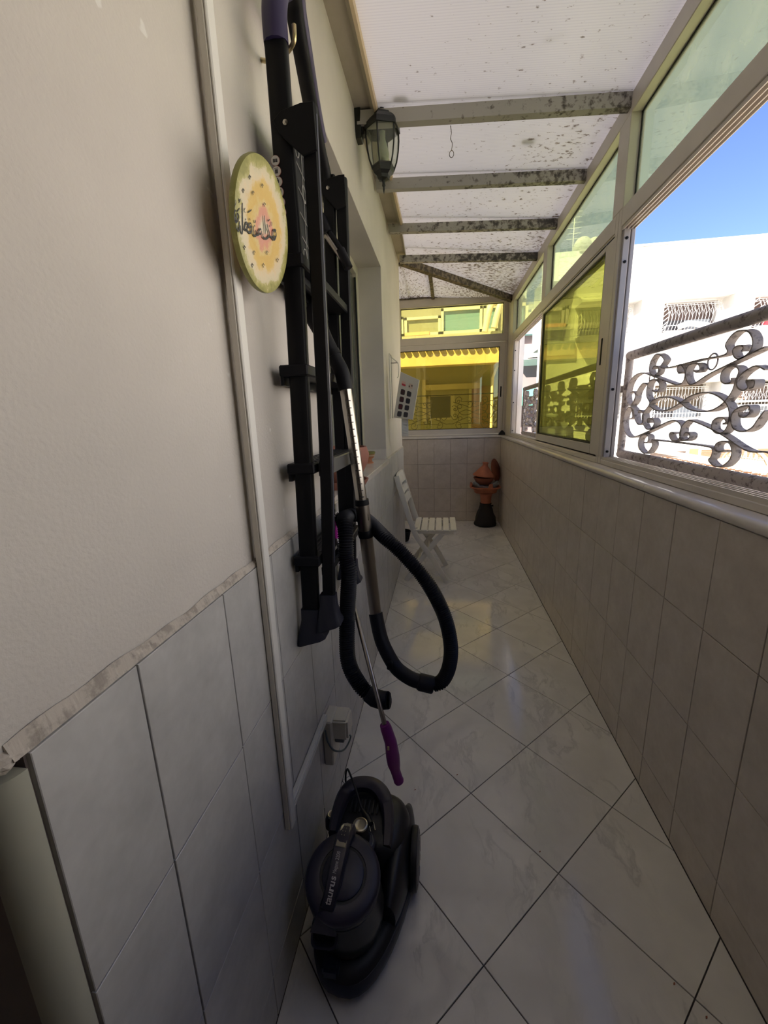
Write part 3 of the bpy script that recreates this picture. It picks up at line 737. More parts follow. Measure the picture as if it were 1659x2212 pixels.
# flared feet
def foot(x, y, z, s_=1):
    r = []
    for k, (dz, a, b_, ox) in enumerate(((0.03, .023, .015, 0), (0.0, .024, .016, 0), (-0.03, .030, .022, 0.0), (-0.052, .037, .028, 0.0), (-0.058, .038, .028, 0))):
        r.append([(x + ox + sx * a * s_, y + sy * b_, z + dz + (0.012 * sx if k >= 3 else 0)) for sx, sy in ((-1, -.7), (-.7, -1), (.7, -1), (1, -.7), (1, .7), (.7, 1), (-.7, 1), (-1, .7))])
    MB().loft(r).build('foot', plain('dark_blue_rubber', (0.016, 0.017, 0.030), 0.55), L, 40)
foot(0.036, ya, 0.815); foot(0.084, ya, 0.855, .85); foot(0.036, yb, 0.83, .85); foot(0.054, yb, 0.80, .85)
# warning stickers on the near rail
rgs = plain('sticker_red', (0.30, 0.10, 0.08), 0.5); stw = plain('sticker_white', (0.50, 0.47, 0.43), 0.5); stb = plain('sticker_ink', (0.05, 0.045, 0.045), 0.6)
for k, (xx, zz) in enumerate(((0.0455, 1.808), (0.046, 1.790), (0.0465, 1.772), (0.047, 1.754), (0.0478, 1.736), (0.048, 1.718))):
    yy = ya - 0.0122
    xx += -0.006 + .0006 * k
    m = MB(); m.lathe([(0, 0), (0.0094, 0), (0.0094, 0.0004), (0, 0.0004)], (xx, yy - 0.0004, zz), 20, 0, 'y', mat=Matrix.Rotation(0, 3, 'X'))
    m.lathe([(0, 0), (0.0086, 0), (0.0086, 0.0004), (0, 0.0004)], (xx, yy - 0.0008, zz), 20, 1, 'y')
    def R(x0, z0, x1, z1): m.box((xx + x0, yy - 0.0014, zz + z0), (xx + x1, yy - 0.0009, zz + z1), 2)
    if k == 0: R(-.0045, -.003, -.0003, .003); R(.0003, -.003, .0045, .003)
    elif k == 1: R(-.003, -.004, .003, .003); R(-.004, .0045, .004, .0055)
    elif k == 2: R(-.001, -.006, -.0002, .003); R(.0002, -.006, .001, .003); R(-.0025, -.002, .0025, .0035); R(-.001, .004, .001, .006)
    elif k == 3: R(-.005, -.005, -.0035, .004); R(-.001, -.005, .0005, .004); R(.003, -.005, .0045, .005); R(-.005, 0, .0045, .0012)
    else: R(-.003, .001, .003, .002); R(-.001, -.004, .001, .004)
    m.build('sticker', [rgs, stw, stb], L)
t = thing('wall_hook', (0.0, 0.925, 2.03), 'small brass hook in the wall holding the ladder hoop', 'hook')
MB().tube(spline([(-0.010, 1.0, 2.045), (0.03, 0.975, 2.02), (0.068, 0.94, 2.008), (0.086, 0.925, 2.012), (0.088, 0.925, 2.035)], 6), 0.0045, 8).build('hook_rod', plain('brass', (0.55, 0.45, 0.25), 0.3, 0.9), t, 60)

# ================================================================ PAINTED PLATE
PC = Vector((0.055, 0.764, 1.636)); PR = 0.0985
ph_ = Vector((math.sin(.04), math.cos(.04), 0)); pn0 = Vector((math.cos(.04), -math.sin(.04), 0))
pu = pn0 * math.sin(.156) + Vector((0, 0, math.cos(.156))); pn = ph_.cross(pu)      # top leans out from the wall
PM = Matrix(((ph_.x, pu.x, pn.x), (ph_.y, pu.y, pn.y), (ph_.z, pu.z, pn.z)))       # local (right, up, out) -> world
def make_plate_paint():
    m, nt, b, o = nmat('painted_plate_glaze')
    tc = N(nt, 'ShaderNodeTexCoord'); mp = N(nt, 'ShaderNodeMapping'); nt.links.new(tc.outputs['Object'], mp.inputs['Vector'])
    ln_ = N(nt, 'ShaderNodeVectorMath', operation='LENGTH'); nt.links.new(mp.outputs[0], ln_.inputs[0])
    nz = N(nt, 'ShaderNodeTexNoise', i_Scale=34.0, i_Detail=5.0, i_Roughness=0.7); nt.links.new(tc.outputs['Object'], nz.inputs['Vector'])
    ad = N(nt, 'ShaderNodeMath', operation='MULTIPLY_ADD'); nt.links.new(nz.outputs['Fac'], ad.inputs[0]); ad.inputs[1].default_value = 0.060; nt.links.new(ln_.outputs['Value'], ad.inputs[2])
    c = ramp(nt, ad.outputs[0], [(0.039, (0.66, 0.58, 0.42)), (0.049, (0.62, 0.28, 0.20)), (0.060, (0.62, 0.27, 0.18)), (0.067, (0.64, 0.50, 0.20)), (0.076, (0.62, 0.40, 0.10)), (0.090, (0.64, 0.44, 0.13)), (0.099, (0.66, 0.54, 0.36)), (0.113, (0.60, 0.53, 0.36)), (0.118, (0.40, 0.36, 0.12)), (0.129, (0.25, 0.24, 0.06))])
    nt.links.new(c, b.inputs['Base Color']); b.inputs['Roughness'].default_value = 0.4
    return m
P = thing('painted_plate', PC, 'round painted plate with black Arabic lettering, green rim and orange centre', 'plate')
disc = MB().lathe([(0.0, 0.004), (PR * .55, 0.0045), (PR * .9, 0.006), (PR, 0.005), (PR + .0015, 0.0), (PR, -0.005), (PR * .8, -0.008), (PR * .5, -0.016), (0, -0.016)], (0, 0, 0), 56, 0, 'z').mesh('dish', make_plate_paint(), 40)
dish = bpy.data.objects.new('dish', disc); COL.objects.link(dish); dish.parent = P
dish.rotation_euler = PM.to_euler()
MB().tube([(-0.010, 0.764, 1.665), (0.045, 0.764, 1.66)], 0.0025, 6).build('nail', M['black'], P)
ink = plain('plate_ink', (0.020, 0.018, 0.016), 0.5)
# lettering, drawn with brush strokes (metres on the dish: right, up)
STR = [([(-0.0075, 0.0170), (-0.0048, 0.0085), (-0.0016, -0.0010), (-0.0008, -0.0089)], 9),
 ([(0.0217, 0.0191), (0.0226, 0.0161), (0.0219, 0.0125)], 6),
 ([(0.0077, 0.0140), (0.0114, 0.0177), (0.0134, 0.0196)], 5),
 ([(0.0410, 0.0125), (0.0351, 0.0120), (0.0289, 0.0073), (0.0296, 0.0008), (0.0365, -0.0000), (0.0420, 0.0043), (0.0404, 0.0095), (0.0338, 0.0098)], 9),
 ([(0.0420, 0.0043), (0.0369, -0.0033), (0.0283, -0.0053), (0.0265, -0.0026), (0.0239, -0.0047), (0.0187, -0.0049), (0.0126, -0.0055)], 10),
 ([(0.0041, 0.0088), (0.0089, 0.0030), (0.0151, -0.0024), (0.0103, -0.0097), (-0.0001, -0.0155), (-0.0082, -0.0155), (-0.0092, -0.0110)], 10),
 ([(0.0125, 0.0083), (0.0142, 0.0100)], 8),
 ([(-0.0155, -0.0080), (-0.0194, -0.0079), (-0.0240, -0.0134), (-0.0212, -0.0160), (-0.0150, -0.0129), (-0.0154, -0.0090)], 9),
 ([(-0.0212, -0.0160), (-0.0272, -0.0199), (-0.0322, -0.0197), (-0.0350, -0.0155)], 9),
 ([(-0.0350, -0.0155), (-0.0314, -0.0209), (-0.0367, -0.0250), (-0.0424, -0.0240), (-0.0433, -0.0182), (-0.0414, -0.0123)], 9),
 ([(-0.0392, -0.0042), (-0.0367, -0.0027), (-0.0368, -0.0043), (-0.0395, -0.0069)], 5),
 ([(-0.0395, -0.0120), (-0.0380, -0.0099)], 8),
 ([(-0.0556, -0.0128), (-0.0587, -0.0180), (-0.0551, -0.0196), (-0.0502, -0.0157), (-0.0509, -0.0129), (-0.0544, -0.0128)], 9),
 ([(-0.0502, -0.0157), (-0.0484, -0.0211), (-0.0534, -0.0266), (-0.0603, -0.0267), (-0.0639, -0.0251)], 10),
 ([(-0.0559, -0.0089), (-0.0542, -0.0072)], 8),
 ([(-0.0611, -0.0010), (-0.0557, 0.0032), (-0.0502, 0.0077)], 5),
 ([(-0.0707, 0.0013), (-0.0732, -0.0032), (-0.0702, -0.0053)], 4),
 ([(-0.0628, -0.0246), (-0.0598, -0.0185), (-0.0656, -0.0168), (-0.0691, -0.0221), (-0.0700, -0.0274), (-0.0627, -0.0261), (-0.0682, -0.0287), (-0.0736, -0.0278)], 9),
 ([(-0.0687, -0.0145), (-0.0679, -0.0127)], 8),
 ([(-0.0792, 0.0044), (-0.0782, -0.0111), (-0.0762, -0.0278), (-0.0774, -0.0362), (-0.0820, -0.0355), (-0.0832, -0.0276)], 9),
 ([(-0.0864, -0.0231), (-0.0863, -0.0318), (-0.0883, -0.0374), (-0.0920, -0.0359), (-0.0929, -0.0314)], 8),
 ([(-0.0939, -0.0138), (-0.0900, -0.0093), (-0.0871, -0.0057)], 5),
 ([(-0.0998, -0.0004), (-0.0976, -0.0031), (-0.1004, -0.0080), (-0.1016, -0.0123)], 4),
 ([(-0.0909, 0.0054), (-0.0893, 0.0033), (-0.0877, 0.0049), (-0.0864, 0.0046), (-0.0853, 0.0074)], 4),
 ([(-0.0900, 0.0002), (-0.0856, 0.0042)], 4),
 ([(-0.0928, -0.0147), (-0.0890, -0.0164), (-0.0893, -0.0214), (-0.0926, -0.0256), (-0.0949, -0.0217), (-0.0938, -0.0161)], 8),
 ([(-0.0912, -0.0245), (-0.0951, -0.0285), (-0.0987, -0.0271), (-0.1016, -0.0226), (-0.1005, -0.0165), (-0.0974, -0.0129)], 8),
 ([(-0.0969, -0.0373), (-0.0962, -0.0361)], 7),
 ([(-0.0945, -0.0369), (-0.0939, -0.0357)], 7),
 ([(-0.0990, -0.0225), (-0.0979, -0.0268), (-0.0992, -0.0301)], 7)]
DOTS = [(-0.0618, 0.0471), (-0.0593, 0.0500), (-0.0566, 0.0500), (-0.0590, 0.0464), (-0.0208, 0.0547), (-0.0181, 0.0578), (-0.0150, 0.0578), (-0.0177, 0.0539), (-0.0803, 0.0205), (-0.0779, 0.0233), (-0.0753, 0.0232), (-0.0776, 0.0196), (-0.0502, 0.0313), (-0.0477, 0.0342), (-0.0448, 0.0341), (-0.0474, 0.0304), (-0.0103, 0.0321), (-0.0075, 0.0353), (-0.0043, 0.0352), (-0.0071, 0.0312), (-0.0399, -0.0504), (-0.0372, -0.0476), (-0.0342, -0.0480), (-0.0369, -0.0517), (0.0063, -0.0346), (0.0093, -0.0316), (0.0127, -0.0320), (0.0098, -0.0359), (-0.0713, -0.0540), (-0.0688, -0.0513), (-0.0661, -0.0518), (-0.0686, -0.0553), (-0.0444, -0.0711), (-0.0417, -0.0683), (-0.0387, -0.0688), (-0.0413, -0.0725), (-0.0049, -0.0586), (-0.0020, -0.0556), (0.0014, -0.0561), (-0.0015, -0.0600), (0.0491, -0.0325), (0.0524, -0.0293), (0.0563, -0.0297), (0.0530, -0.0338)]
lt = MB()
for pts, w in STR:
    Q = spline([(*p, 0) for p in pts], 5)
    n_ = len(Q); vs = []
    for i, p in enumerate(Q):
        tg = (Q[min(i + 1, n_ - 1)] - Q[max(i - 1, 0)]).normalized(); nr = Vector((-tg.y, tg.x, 0)) * (w / 372.0 * PR * 0.68) * (0.65 + 0.35 * math.sin(math.pi * min(1, (i + 1) / n_)))
        zz = 0.0066
        vs += [p + nr + Vector((0, 0, zz)), p - nr + Vector((0, 0, zz))]
    lt.add(vs, [(2 * i, 2 * i + 1, 2 * i + 3, 2 * i + 2) for i in range(n_ - 1)])
for a, b_ in DOTS:
    r = 0.0011
    lt.add([(a - r, b_ - r, .0064), (a + r, b_ - r, .0064), (a + r, b_ + r, .0064), (a - r, b_ + r, .0064)], [(0, 1, 2, 3)])
lo_ = lt.build('lettering', ink); lo_.parent = dish; lo_.matrix_parent_inverse = Matrix(); lo_['kind'] = 'stuff'

# ================================================================ WALL LANTERN
LX, LY = 0.105, 2.10
T_ = thing('wall_lantern', (0.0, LY, 2.5), 'black six-sided glass wall lantern hanging under the roof', 'lantern')
pl = [(2.505, -.018), (2.53, -.026), (2.60, -.030), (2.655, -.026), (2.672, -.012), (2.672, .012), (2.655, .026), (2.60, .030), (2.53, .026), (2.505, .018)]
bl = plain('green_black_lantern', (0.010, 0.012, 0.011), 0.45)
m = MB(); m.prism([(0.016, LY + b_ * 1.3, a) for a, b_ in pl], (-0.026, 0, 0), 0, 0.003); m.prism([(0.028, LY + b_ * .8, 2.59 + (a - 2.59) * .8) for a, b_ in pl], (-0.02, 0, 0), 0, 0.003); m.build('back_plate', bl, T_)
MB().tube(spline([(0.015, LY, 2.625), (0.05, LY, 2.628), (0.09, LY, 2.635)], 4), 0.009, 8).build('arm', bl, T_, 60)
MB().tube(spline([(0.016, LY, 2.55), (0.03, LY, 2.572), (0.05, LY, 2.60), (0.07, LY, 2.618), (LX, LY, 2.62)], 5), [0.013] * 6 + [0.011] * 10 + [0.009] * 5, 8).build('arm_scroll', bl, T_, 60)
H6 = 6
def hexr(r, z): return [(LX + r * math.cos(k * math.pi / 3 + .35), LY + r * math.sin(k * math.pi / 3 + .35), z) for k in range(6)]
MB().lathe([(0, 2.672), (0.004, 2.670), (0.0055, 2.662), (0.003, 2.654), (0.006, 2.645), (0.007, 2.63), (0.010, 2.618)], (LX, LY, 0), 12).build('finial', bl, T_, 60)
MB().loft([hexr(0.010, 2.622), hexr(0.016, 2.606), hexr(0.052, 2.585), hexr(0.054, 2.578), hexr(0.068, 2.566), hexr(0.079, 2.553), hexr(0.081, 2.530), hexr(0.076, 2.529), hexr(0.074, 2.548), hexr(0.05, 2.575)]).build('roof_cap', bl, T_)
prof = [(0.073, 2.535), (0.074, 2.50), (0.070, 2.46), (0.062, 2.42), (0.048, 2.385)]
for k in range(6):
    a = k * math.pi / 3 + .35
    MB().tube([(LX + r * math.cos(a), LY + r * math.sin(a), z) for r, z in prof], 0.0035, 6).build('rib', bl, T_, 60)
lg = make_glass('lantern_glass', (0.88, 0.90, 0.84), (0.6, 0.62, 0.55), 0.16)
for k in range(6):
    a, b_ = k * math.pi / 3 + .35, (k + 1) * math.pi / 3 + .35
    vs = [];
    for r, z in prof: vs += [(LX + r * .97 * math.cos(a), LY + r * .97 * math.sin(a), z), (LX + r * .97 * math.cos(b_), LY + r * .97 * math.sin(b_), z)]
    MB().add(vs, [(2 * i, 2 * i + 1, 2 * i + 3, 2 * i + 2) for i in range(len(prof) - 1)]).build('pane', lg, T_)
MB().loft([hexr(0.050, 2.40), hexr(0.051, 2.388), hexr(0.044, 2.372), hexr(0.030, 2.362), hexr(0.026, 2.350), hexr(0.010, 2.345)]).build('bottom_cup', bl, T_)
MB().lathe([(0.009, 2.349), (0.006, 2.335), (0.008, 2.325), (0.004, 2.318), (0.005, 2.312), (0.0, 2.290)], (LX, LY, 0), 12).build('drop_finial', bl, T_, 60)
MB().lathe([(0.013, 2.53), (0.013, 2.50), (0.022, 2.47), (0.028, 2.445), (0.024, 2.425), (0.0, 2.412)], (LX, LY, 0), 20).build('bulb', plain('bulb_glass', (0.42, 0.46, 0.36), 0.15), T_, 60)
MB().tube(spline([(0.40, 2.066, 2.50), (0.404, 2.060, 2.47), (0.400, 2.058, 2.45), (0.408, 2.058, 2.43), (0.404, 2.058, 2.405)], 6) , 0.0014, 6).build('wire_hook', M['beam_dark'])
wh = bpy.data.objects['wire_hook']; tag(wh, 'thin bent wire loop hanging from the nearest roof beam', 'hook')
lp = MB().tube([(0.405 + 0.009 * math.cos(a), 2.058, 2.393 + 0.013 * math.sin(a)) for a in [k * math.pi / 8 for k in range(16)]], 0.0014, 6, closed=True).build('loop', M['beam_dark'], wh)

# ================================================================ CARD BAG ON A WIRE RACK
t = thing('wire_rack', (0.0, 3.0, 1.5), 'narrow white wire rack fixed to the end of the house wall', 'rack')
wr_m = plain('white_wire', (0.62, 0.60, 0.57), 0.4)
MB().tube([(0.006, 2.95, 1.30), (0.006, 2.95, 1.735), (0.006, 3.06, 1.735), (0.006, 3.06, 1.30)], 0.004, 6, closed=True).build('frame_wire', wr_m, t, 60)
MB().tube(spline([(0.008, 2.96, 1.72), (0.05, 2.97, 1.685), (0.066, 2.97, 1.66), (0.066, 2.975, 1.60), (0.055, 2.98, 1.575)], 5), 0.003, 6).build('hook_wire', wr_m, t, 60)
MB().tube([(0.012, 2.97, 1.675), (0.064, 2.975, 1.675)], 0.0025, 6).build('hook_wire', M['steel'], t, 60)
B_ = thing('card_box', (0.1, 3.0, 1.45), 'tilted white cardboard box printed with two columns of dark squares', 'box')
cA, cB, cC, cD = Vector((0.078, 2.995, 1.618)), Vector((0.208, 2.995, 1.556)), Vector((0.158, 2.995, 1.286)), Vector((0.020, 2.995, 1.304))
card = plain('white_card', (0.56, 0.53, 0.50), 0.6)
MB().prism([cD, cC, cB, cA], (0, 0.035, 0), 0, 0.002).build('carton', card, B_)
def cp(u, v): return (cD * (1 - u) + cC * u) * (1 - v) + (cA * (1 - u) + cB * u) * v
def sq(u, v, du, dv, mat, dy=-0.0012, name='printed_square'):
    pts = []
    for k in range(16):
        a = 2 * math.pi * k / 16; cx_ = abs(math.cos(a)) ** .45 * math.copysign(1, math.cos(a)); sy_ = abs(math.sin(a)) ** .45 * math.copysign(1, math.sin(a))
        p = cp(u + du * cx_, v + dv * sy_); pts.append((p.x, p.y + dy, p.z))
    return MB().prism(pts, (0, 0.001, 0)).build(name, mat, B_)
ring = plain('print_ink_grey', (0.045, 0.035, 0.04), 0.5)
cols = [(0.05, .045, .055), (.05, .042, .05), (.085, .016, .022), (.035, .03, .038), (.06, .016, .02), (.03, .027, .036), (.05, .018, .022), (.032, .028, .036)]
for r_ in range(4):
    for c_ in range(2):
        u = 0.27 + c_ * 0.33 - 0.0 * r_; v = 0.10 + r_ * 0.165 - c_ * 0.0
        sq(u, v, .115, .062, ring); sq(u, v, .092, .050, plain('print_dark', cols[r_ * 2 + c_], 0.5), -0.002)
sq(.24, .78, .11, .05, plain('print_pink', (0.62, 0.40, 0.36), 0.5)); sq(.26, .755, .10, .022, plain('print_red', (0.50, 0.05, 0.07), 0.5), -0.002)
sq(.62, .78, .11, .058, plain('print_blush', (0.55, 0.42, 0.36), 0.5)); sq(.55, .765, .03, .02, ring, -0.002); sq(.68, .80, .03, .018, ring, -0.002)
m = MB()
for k in range(3): a_ = cp(.42, .16 + k * .0 + .02 * k); m.box((a_.x, a_.y - .0015, a_.z), (a_.x + .05 - .01 * k, a_.y, a_.z + .0012))
t = thing('white_rag', (0.09, 3.05, 1.25), 'white cloth strip hanging behind the cardboard box', 'cloth')
r = []
for k in range(9):
    z = 1.31 - k * .018; r.append([(0.072 + 0.05 * j + 0.0 , 3.04 + 0.006 * math.sin(k + j * 3), z) for j in (0, 1)] + [(0.112 - .002 * k, 3.046 + .006 * math.sin(k), z), (0.074 + .002 * k, 3.046 + .006 * math.cos(k), z)])
MB().loft(r).build('rag', plain('white_cotton', (0.62, 0.62, 0.63), 0.8), t)

# ================================================================ SILL POTS
def pot(name, loc, prof, label, mats, cat='pot'):
    t = thing(name, loc, label, cat); return t
t = thing('small_pot', (-0.088, 2.53, 1.03), 'small footed terracotta pot with a green rim on the niche sill', 'pot')
MB().lathe([(0, 0), (0.026, 0), (0.027, .006), (0.018, .012), (0.017, .026), (0.028, .034), (0.034, .046), (0.035, .056)], (-0.088, 2.53, 1.03), 28).build('body', plain('light_terracotta', (0.46, 0.19, 0.10), .7, noise=.1), t, 50)
MB().lathe([(0.035, .056), (0.039, .062), (0.040, .070), (0.036, .072), (0.031, .062), (0.0, .058)], (-0.088, 2.53, 1.03), 28).build('rim', plain('green_glaze', (0.24, 0.23, 0.07), .5), t, 50)
MB().lathe([(0.0345, .044), (0.0362, .046), (0.0365, .049), (0.0350, .051)], (-0.088, 2.53, 1.03), 28).build('band', plain('cream_glaze', (0.48, 0.38, 0.26), .5), t, 50)
tb = plain('weathered_terracotta', (0.29, 0.12, 0.085), 0.8, noise=0.15, scale=12, bump=0.2)
t = thing('terracotta_bowl', (-0.050, 1.65, 1.03), 'large round terracotta bowl behind the ladder on the niche sill', 'bowl')
MB().lathe([(0, 0.012), (0.06, .014), (0.085, .05), (0.112, .10), (0.118, .135), (0.108, .165), (0.100, .165), (0.106, .13), (0.09, .08), (0.05, .04), (0, .035)], (-0.050, 1.65, 1.03), 36).build('body', tb, t, 50)
MB().lathe([(0, 0), (0.092, 0), (0.108, .022), (0.112, .032), (0.104, .032), (0.088, .012), (0, .012)], (-0.050, 1.65, 1.03), 36).build('saucer', tb, t, 50)

# ================================================================ VACUUM HOSE, WAND AND DUSTER
WY = 1.12
wd = thing('vacuum_wand', (0.13, WY, 0.7), 'chrome telescopic vacuum wand with a black brush head hooked over the ladder', 'vacuum wand')
w0, w1, w2, w3 = Vector((0.106, WY, 1.395)), Vector((0.138, WY, 1.070)), Vector((0.150, WY, 0.95)), Vector((0.166, WY, 0.712))
MB().tube([w0, w1], 0.0160, 20).build('upper_tube', M['chrome'], wd, 60)
MB().tube([w1 + (w0 - w1).normalized() * .012, w1 - (w0 - w1).normalized() * 0.004], 0.0205, 20).build('tube_collar', M['black'], wd, 60)
lowt = MB().tube([w1, w1.lerp(w3, .5), w1.lerp(w3, .501), w3], [.0195, .0195, .0185, .0180], 20).build('lower_tube', M['steel'], wd, 60)
d_ = (w1 - w0).normalized(); sid = d_.cross(Vector((0, 1, 0))).normalized()
m = MB()
for k in range(15):
    p = w0.lerp(w1, 0.12 + k * 0.058); f_ = Vector((0.35, -1, 0)).normalized()
    m.tube([p + f_ * .0152 - Vector((1, .35, 0)).normalized() * .007, p + f_ * .0165, p + f_ * .0152 + Vector((1, .35, 0)).normalized() * .007], 0.0011, 5)
m.build('notches', plain('dark_notch', (0.05, 0.04, 0.035), 0.5), wd)
MB().prism([w1 + Vector((0.002, -.0185, -.008)), w1 + Vector((.016, -.012, -.008)), w1 + Vector((.020, -.012, -.045)), w1 + Vector((.018, -.012, -.058)), w1 + Vector((0.006, -.0195, -.058))], (0, 0.006, 0), 0, .001).build('slide_button', M['black'], wd)
MB().tube([w1.lerp(w3, .22), w1.lerp(w3, .235), w1.lerp(w3, .265), w1.lerp(w3, .28)], [.021, .0225, .0225, .021], 20).build('cable_clip', M['black'], wd, 40)
MB().tube([(-0.015, WY + .01, 1.625), (0.02, WY + .01, 1.60), (0.050, WY, 1.535)], [.030, .030, .022], 14).build('brush_head', M['black'], wd, 50)
MB().box((-0.008, WY - .10, 1.585), (0.022, WY + .13, 1.62), 0, .006).build('brush_bar', M['black'], wd)
MB().tube(spline([(0.045, WY, 1.55), (0.060, WY, 1.51), (0.082, WY, 1.465), (0.099, WY, 1.43), (0.107, WY, 1.385)], 5), [.021] * 8 + [.020] * 8 + [.0205] * 5, 18).build('elbow', M['black'], wd, 60)
MB().tube([(0.073, WY, 1.484), (0.079, WY, 1.472)], 0.0215, 18).build('elbow_ring', M['black_metal'], wd, 60)
hs = thing('vacuum_hose', (0.2, 1.05, 0.55), 'black ribbed vacuum hose looped from the wand with a bent grip', 'hose')
GP = spline([w3 + Vector((-.001, 0, .015)), (0.180, 1.10, 0.665), (0.198, 1.085, 0.625), (0.230, 1.07, 0.578), (0.272, 1.055, 0.556), (0.305, 1.05, 0.548)], 6)
MB().tube(GP, [.0215] * len(GP), 18).build('bent_grip', M['black_soft'], hs, 60)
MB().tube([(0.296, 1.05, 0.550), (0.302, 1.05, 0.5485), (0.338, 1.05, 0.541), (0.342, 1.05, 0.540)], [.022, .0255, .0255, .023], 20).build('grip_collar', M['black_soft'], hs, 50)
MB().box((0.205, 1.043, 0.585), (0.222, 1.060, 0.612), 0, .003).build('slide_valve', M['black'], hs)
def ribbed(pts, r, amp, n, name, dens=340):
    C = spline(pts, 24); Ls = [0]
    for a, b_ in zip(C, C[1:]): Ls.append(Ls[-1] + (b_ - a).length)
    tot = Ls[-1]; nseg = int(tot * dens / 2) * 2; out = []; rr = []; j = 0
    for k in range(nseg + 1):
        s_ = tot * k / nseg
        while j < len(Ls) - 2 and Ls[j + 1] < s_: j += 1
        f_ = (s_ - Ls[j]) / max(1e-9, Ls[j + 1] - Ls[j]); out.append(C[j].lerp(C[j + 1], min(1, f_))); rr.append(r + (amp if k % 2 else -amp))
    return MB().tube(out, rr, n).build(name, M['black_soft'], hs, 75)
hose_pts = [(0.340, 1.05, 0.541), (0.366, 1.05, 0.556), (0.385, 1.05, 0.60), (0.391, 1.05, 0.662), (0.381, 1.055, 0.73), (0.360, 1.06, 0.79), (0.322, 1.06, 0.862), (0.255, 1.08, 0.935), (0.202, 1.10, 0.977), (0.153, 1.165, 1.000), (0.117, 1.205, 1.012), (0.094, 1.18, 1.022), (0.096, 1.11, 1.034), (0.106, 1.04, 1.048), (0.118, .990, 1.050), (0.124, 0.962, 1.015), (0.124, 0.954, 0.965), (0.130, 0.950, 0.92), (0.120, 0.945, 0.80), (0.122, 0.925, 0.69), (0.150, 0.92, 0.625), (0.178, 0.915, 0.598)]
ribbed(hose_pts, 0.0190, 0.0021, 18, 'ribbed_tube')
MB().tube([(0.172, 0.917, 0.602), (0.190, 0.912, 0.593), (0.212, 0.908, 0.590), (0.228, 0.905, 0.594)], [.0215, .0235, .0235, .022], 20).build('end_connector', M['black_soft'], hs, 50)
MB().lathe([(0, 0), (.017, 0), (.019, .002), (.017, .003), (0, .003)], (0.230, 0.9045, 0.5945), 18, 0, 'x').build('connector_mouth', M['black'], hs, 60)

du = thing('duster', (0.25, 0.85, 0.37), 'duster with a thin steel rod and purple handle hanging head-up', 'duster')
a, b_ = Vector((0.077, 1.045, 0.990)), Vector((0.222, 0.865, 0.555))
dr = (b_ - a).normalized()
MB().tube([a, a.lerp(b_, .45), a.lerp(b_, .452), b_], [.0045, .0045, .0062, .0062], 10).build('rod', M['steel'], du, 60)
e = b_ + Vector((0.036, -0.006, -0.168))
hd = []
for k, (s_, rx) in enumerate(((0, .0125), (.03, .0135), (.06, .0145), (.3, .0155), (.55, .0175), (.68, .0165), (.8, .0125), (.94, .0125), (.97, .0135), (1, .0115))):
    hd.append((b_.lerp(e, s_) + Vector((0.004 * math.sin(s_ * 6), 0, 0)), rx))
MB().tube([p for p, r_ in hd], [r_ for p, r_ in hd], 14).build('handle', M['purple'], du, 50)
MB().box((0.230, 0.8445, 0.495), (0.235, 0.849, 0.506), 0, .001).build('handle_mark', plain('yellowish_mark', (0.5, 0.42, 0.2), 0.5), du)
pk = plain('magenta_plastic', (0.40, 0.02, 0.32), 0.4)
MB().tube([a + Vector((-.008, -.005, .065)), a + Vector((-.005, -.004, .045)), a + Vector((-.002, 0.0, .02)), a], [.002, .006, .009, .008], 8).build('head_socket', pk, du, 40)
fz = MB(); random.seed(11)
for k in range(140):
    s_ = random.random(); c_ = a + Vector((0.008 - .03 * s_, .03 + .02 * s_, .03 + .01 * s_)); an = random.uniform(0, 6.28); rl = random.uniform(.015, .035)
    fz.tube([c_, c_ + Vector((math.cos(an) * rl, random.uniform(-.01, .01), math.sin(an) * rl))], [.0025, .0012], 4)
fz.build('duster_fibres', M['black'], du)
# ================================================================ VACUUM CLEANER
VX, VY = 0.158, 0.885
V = thing('vacuum_cleaner', (VX, VY, 0.0), 'dark bagless vacuum cleaner with a round dust canister standing on the floor', 'vacuum cleaner')
def vp(u, v, w):
    a = -0.10   # body turned a little from the wall
    return (VX + u * math.cos(a) - v * math.sin(a), VY + u * math.sin(a) + v * math.cos(a), w)
vgrey = plain('vac_charcoal', (0.011, 0.011, 0.013), 0.38)
vlid = plain('vac_lid_purple_grey', (0.026, 0.023, 0.040), 0.4)
vhan = plain('vac_handle_purple_grey', (0.034, 0.029, 0.042), 0.34)
vbase = plain('vac_base_navy', (0.013, 0.014, 0.026), 0.45)
vblk = plain('vac_black', (0.006, 0.006, 0.007), 0.5)
def outline(sc, w, hw=0.128, vf=-0.262, vr=0.165, n=40):
    pts = []
    for k in range(n):
        a = 2 * math.pi * k / n; c_, s_ = math.cos(a), math.sin(a)
        u = hw * math.copysign(abs(c_) ** .8, c_); v = (vr if s_ > 0 else -vf) * math.copysign(abs(s_) ** (.62 if s_ > 0 else .95), s_)
        if s_ < 0: u *= 1 - .10 * abs(s_)
        pts.append(vp(u * sc, v * sc + 0.0, w))
    return pts
MB().loft([outline(.93, .010), outline(1.0, .022), outline(1.01, .045), outline(.985, .056), outline(.93, .060)]).build('base_tray', vbase, V, 40)
MB().loft([outline(.985, .0565, .126), outline(.96, .066, .126), outline(.90, .074, .126), outline(.84, .076)]).build('base_rim', vblk, V, 40)
# rear motor body
def rear(sc, w, sh=0.0):
    pts = []
    for k in range(36):
        a = 2 * math.pi * k / 36; c_, s_ = math.cos(a), math.sin(a)
        pts.append(vp(.112 * sc * math.copysign(abs(c_) ** .7, c_), .045 + sh + .105 * sc * math.copysign(abs(s_) ** .7, s_), w))
    return pts
MB().loft([rear(1, .05), rear(1.0, .11), rear(.97, .145), rear(.90, .168), rear(.78, .182), rear(.60, .188)]).build('motor_housing', vgrey, V, 50)
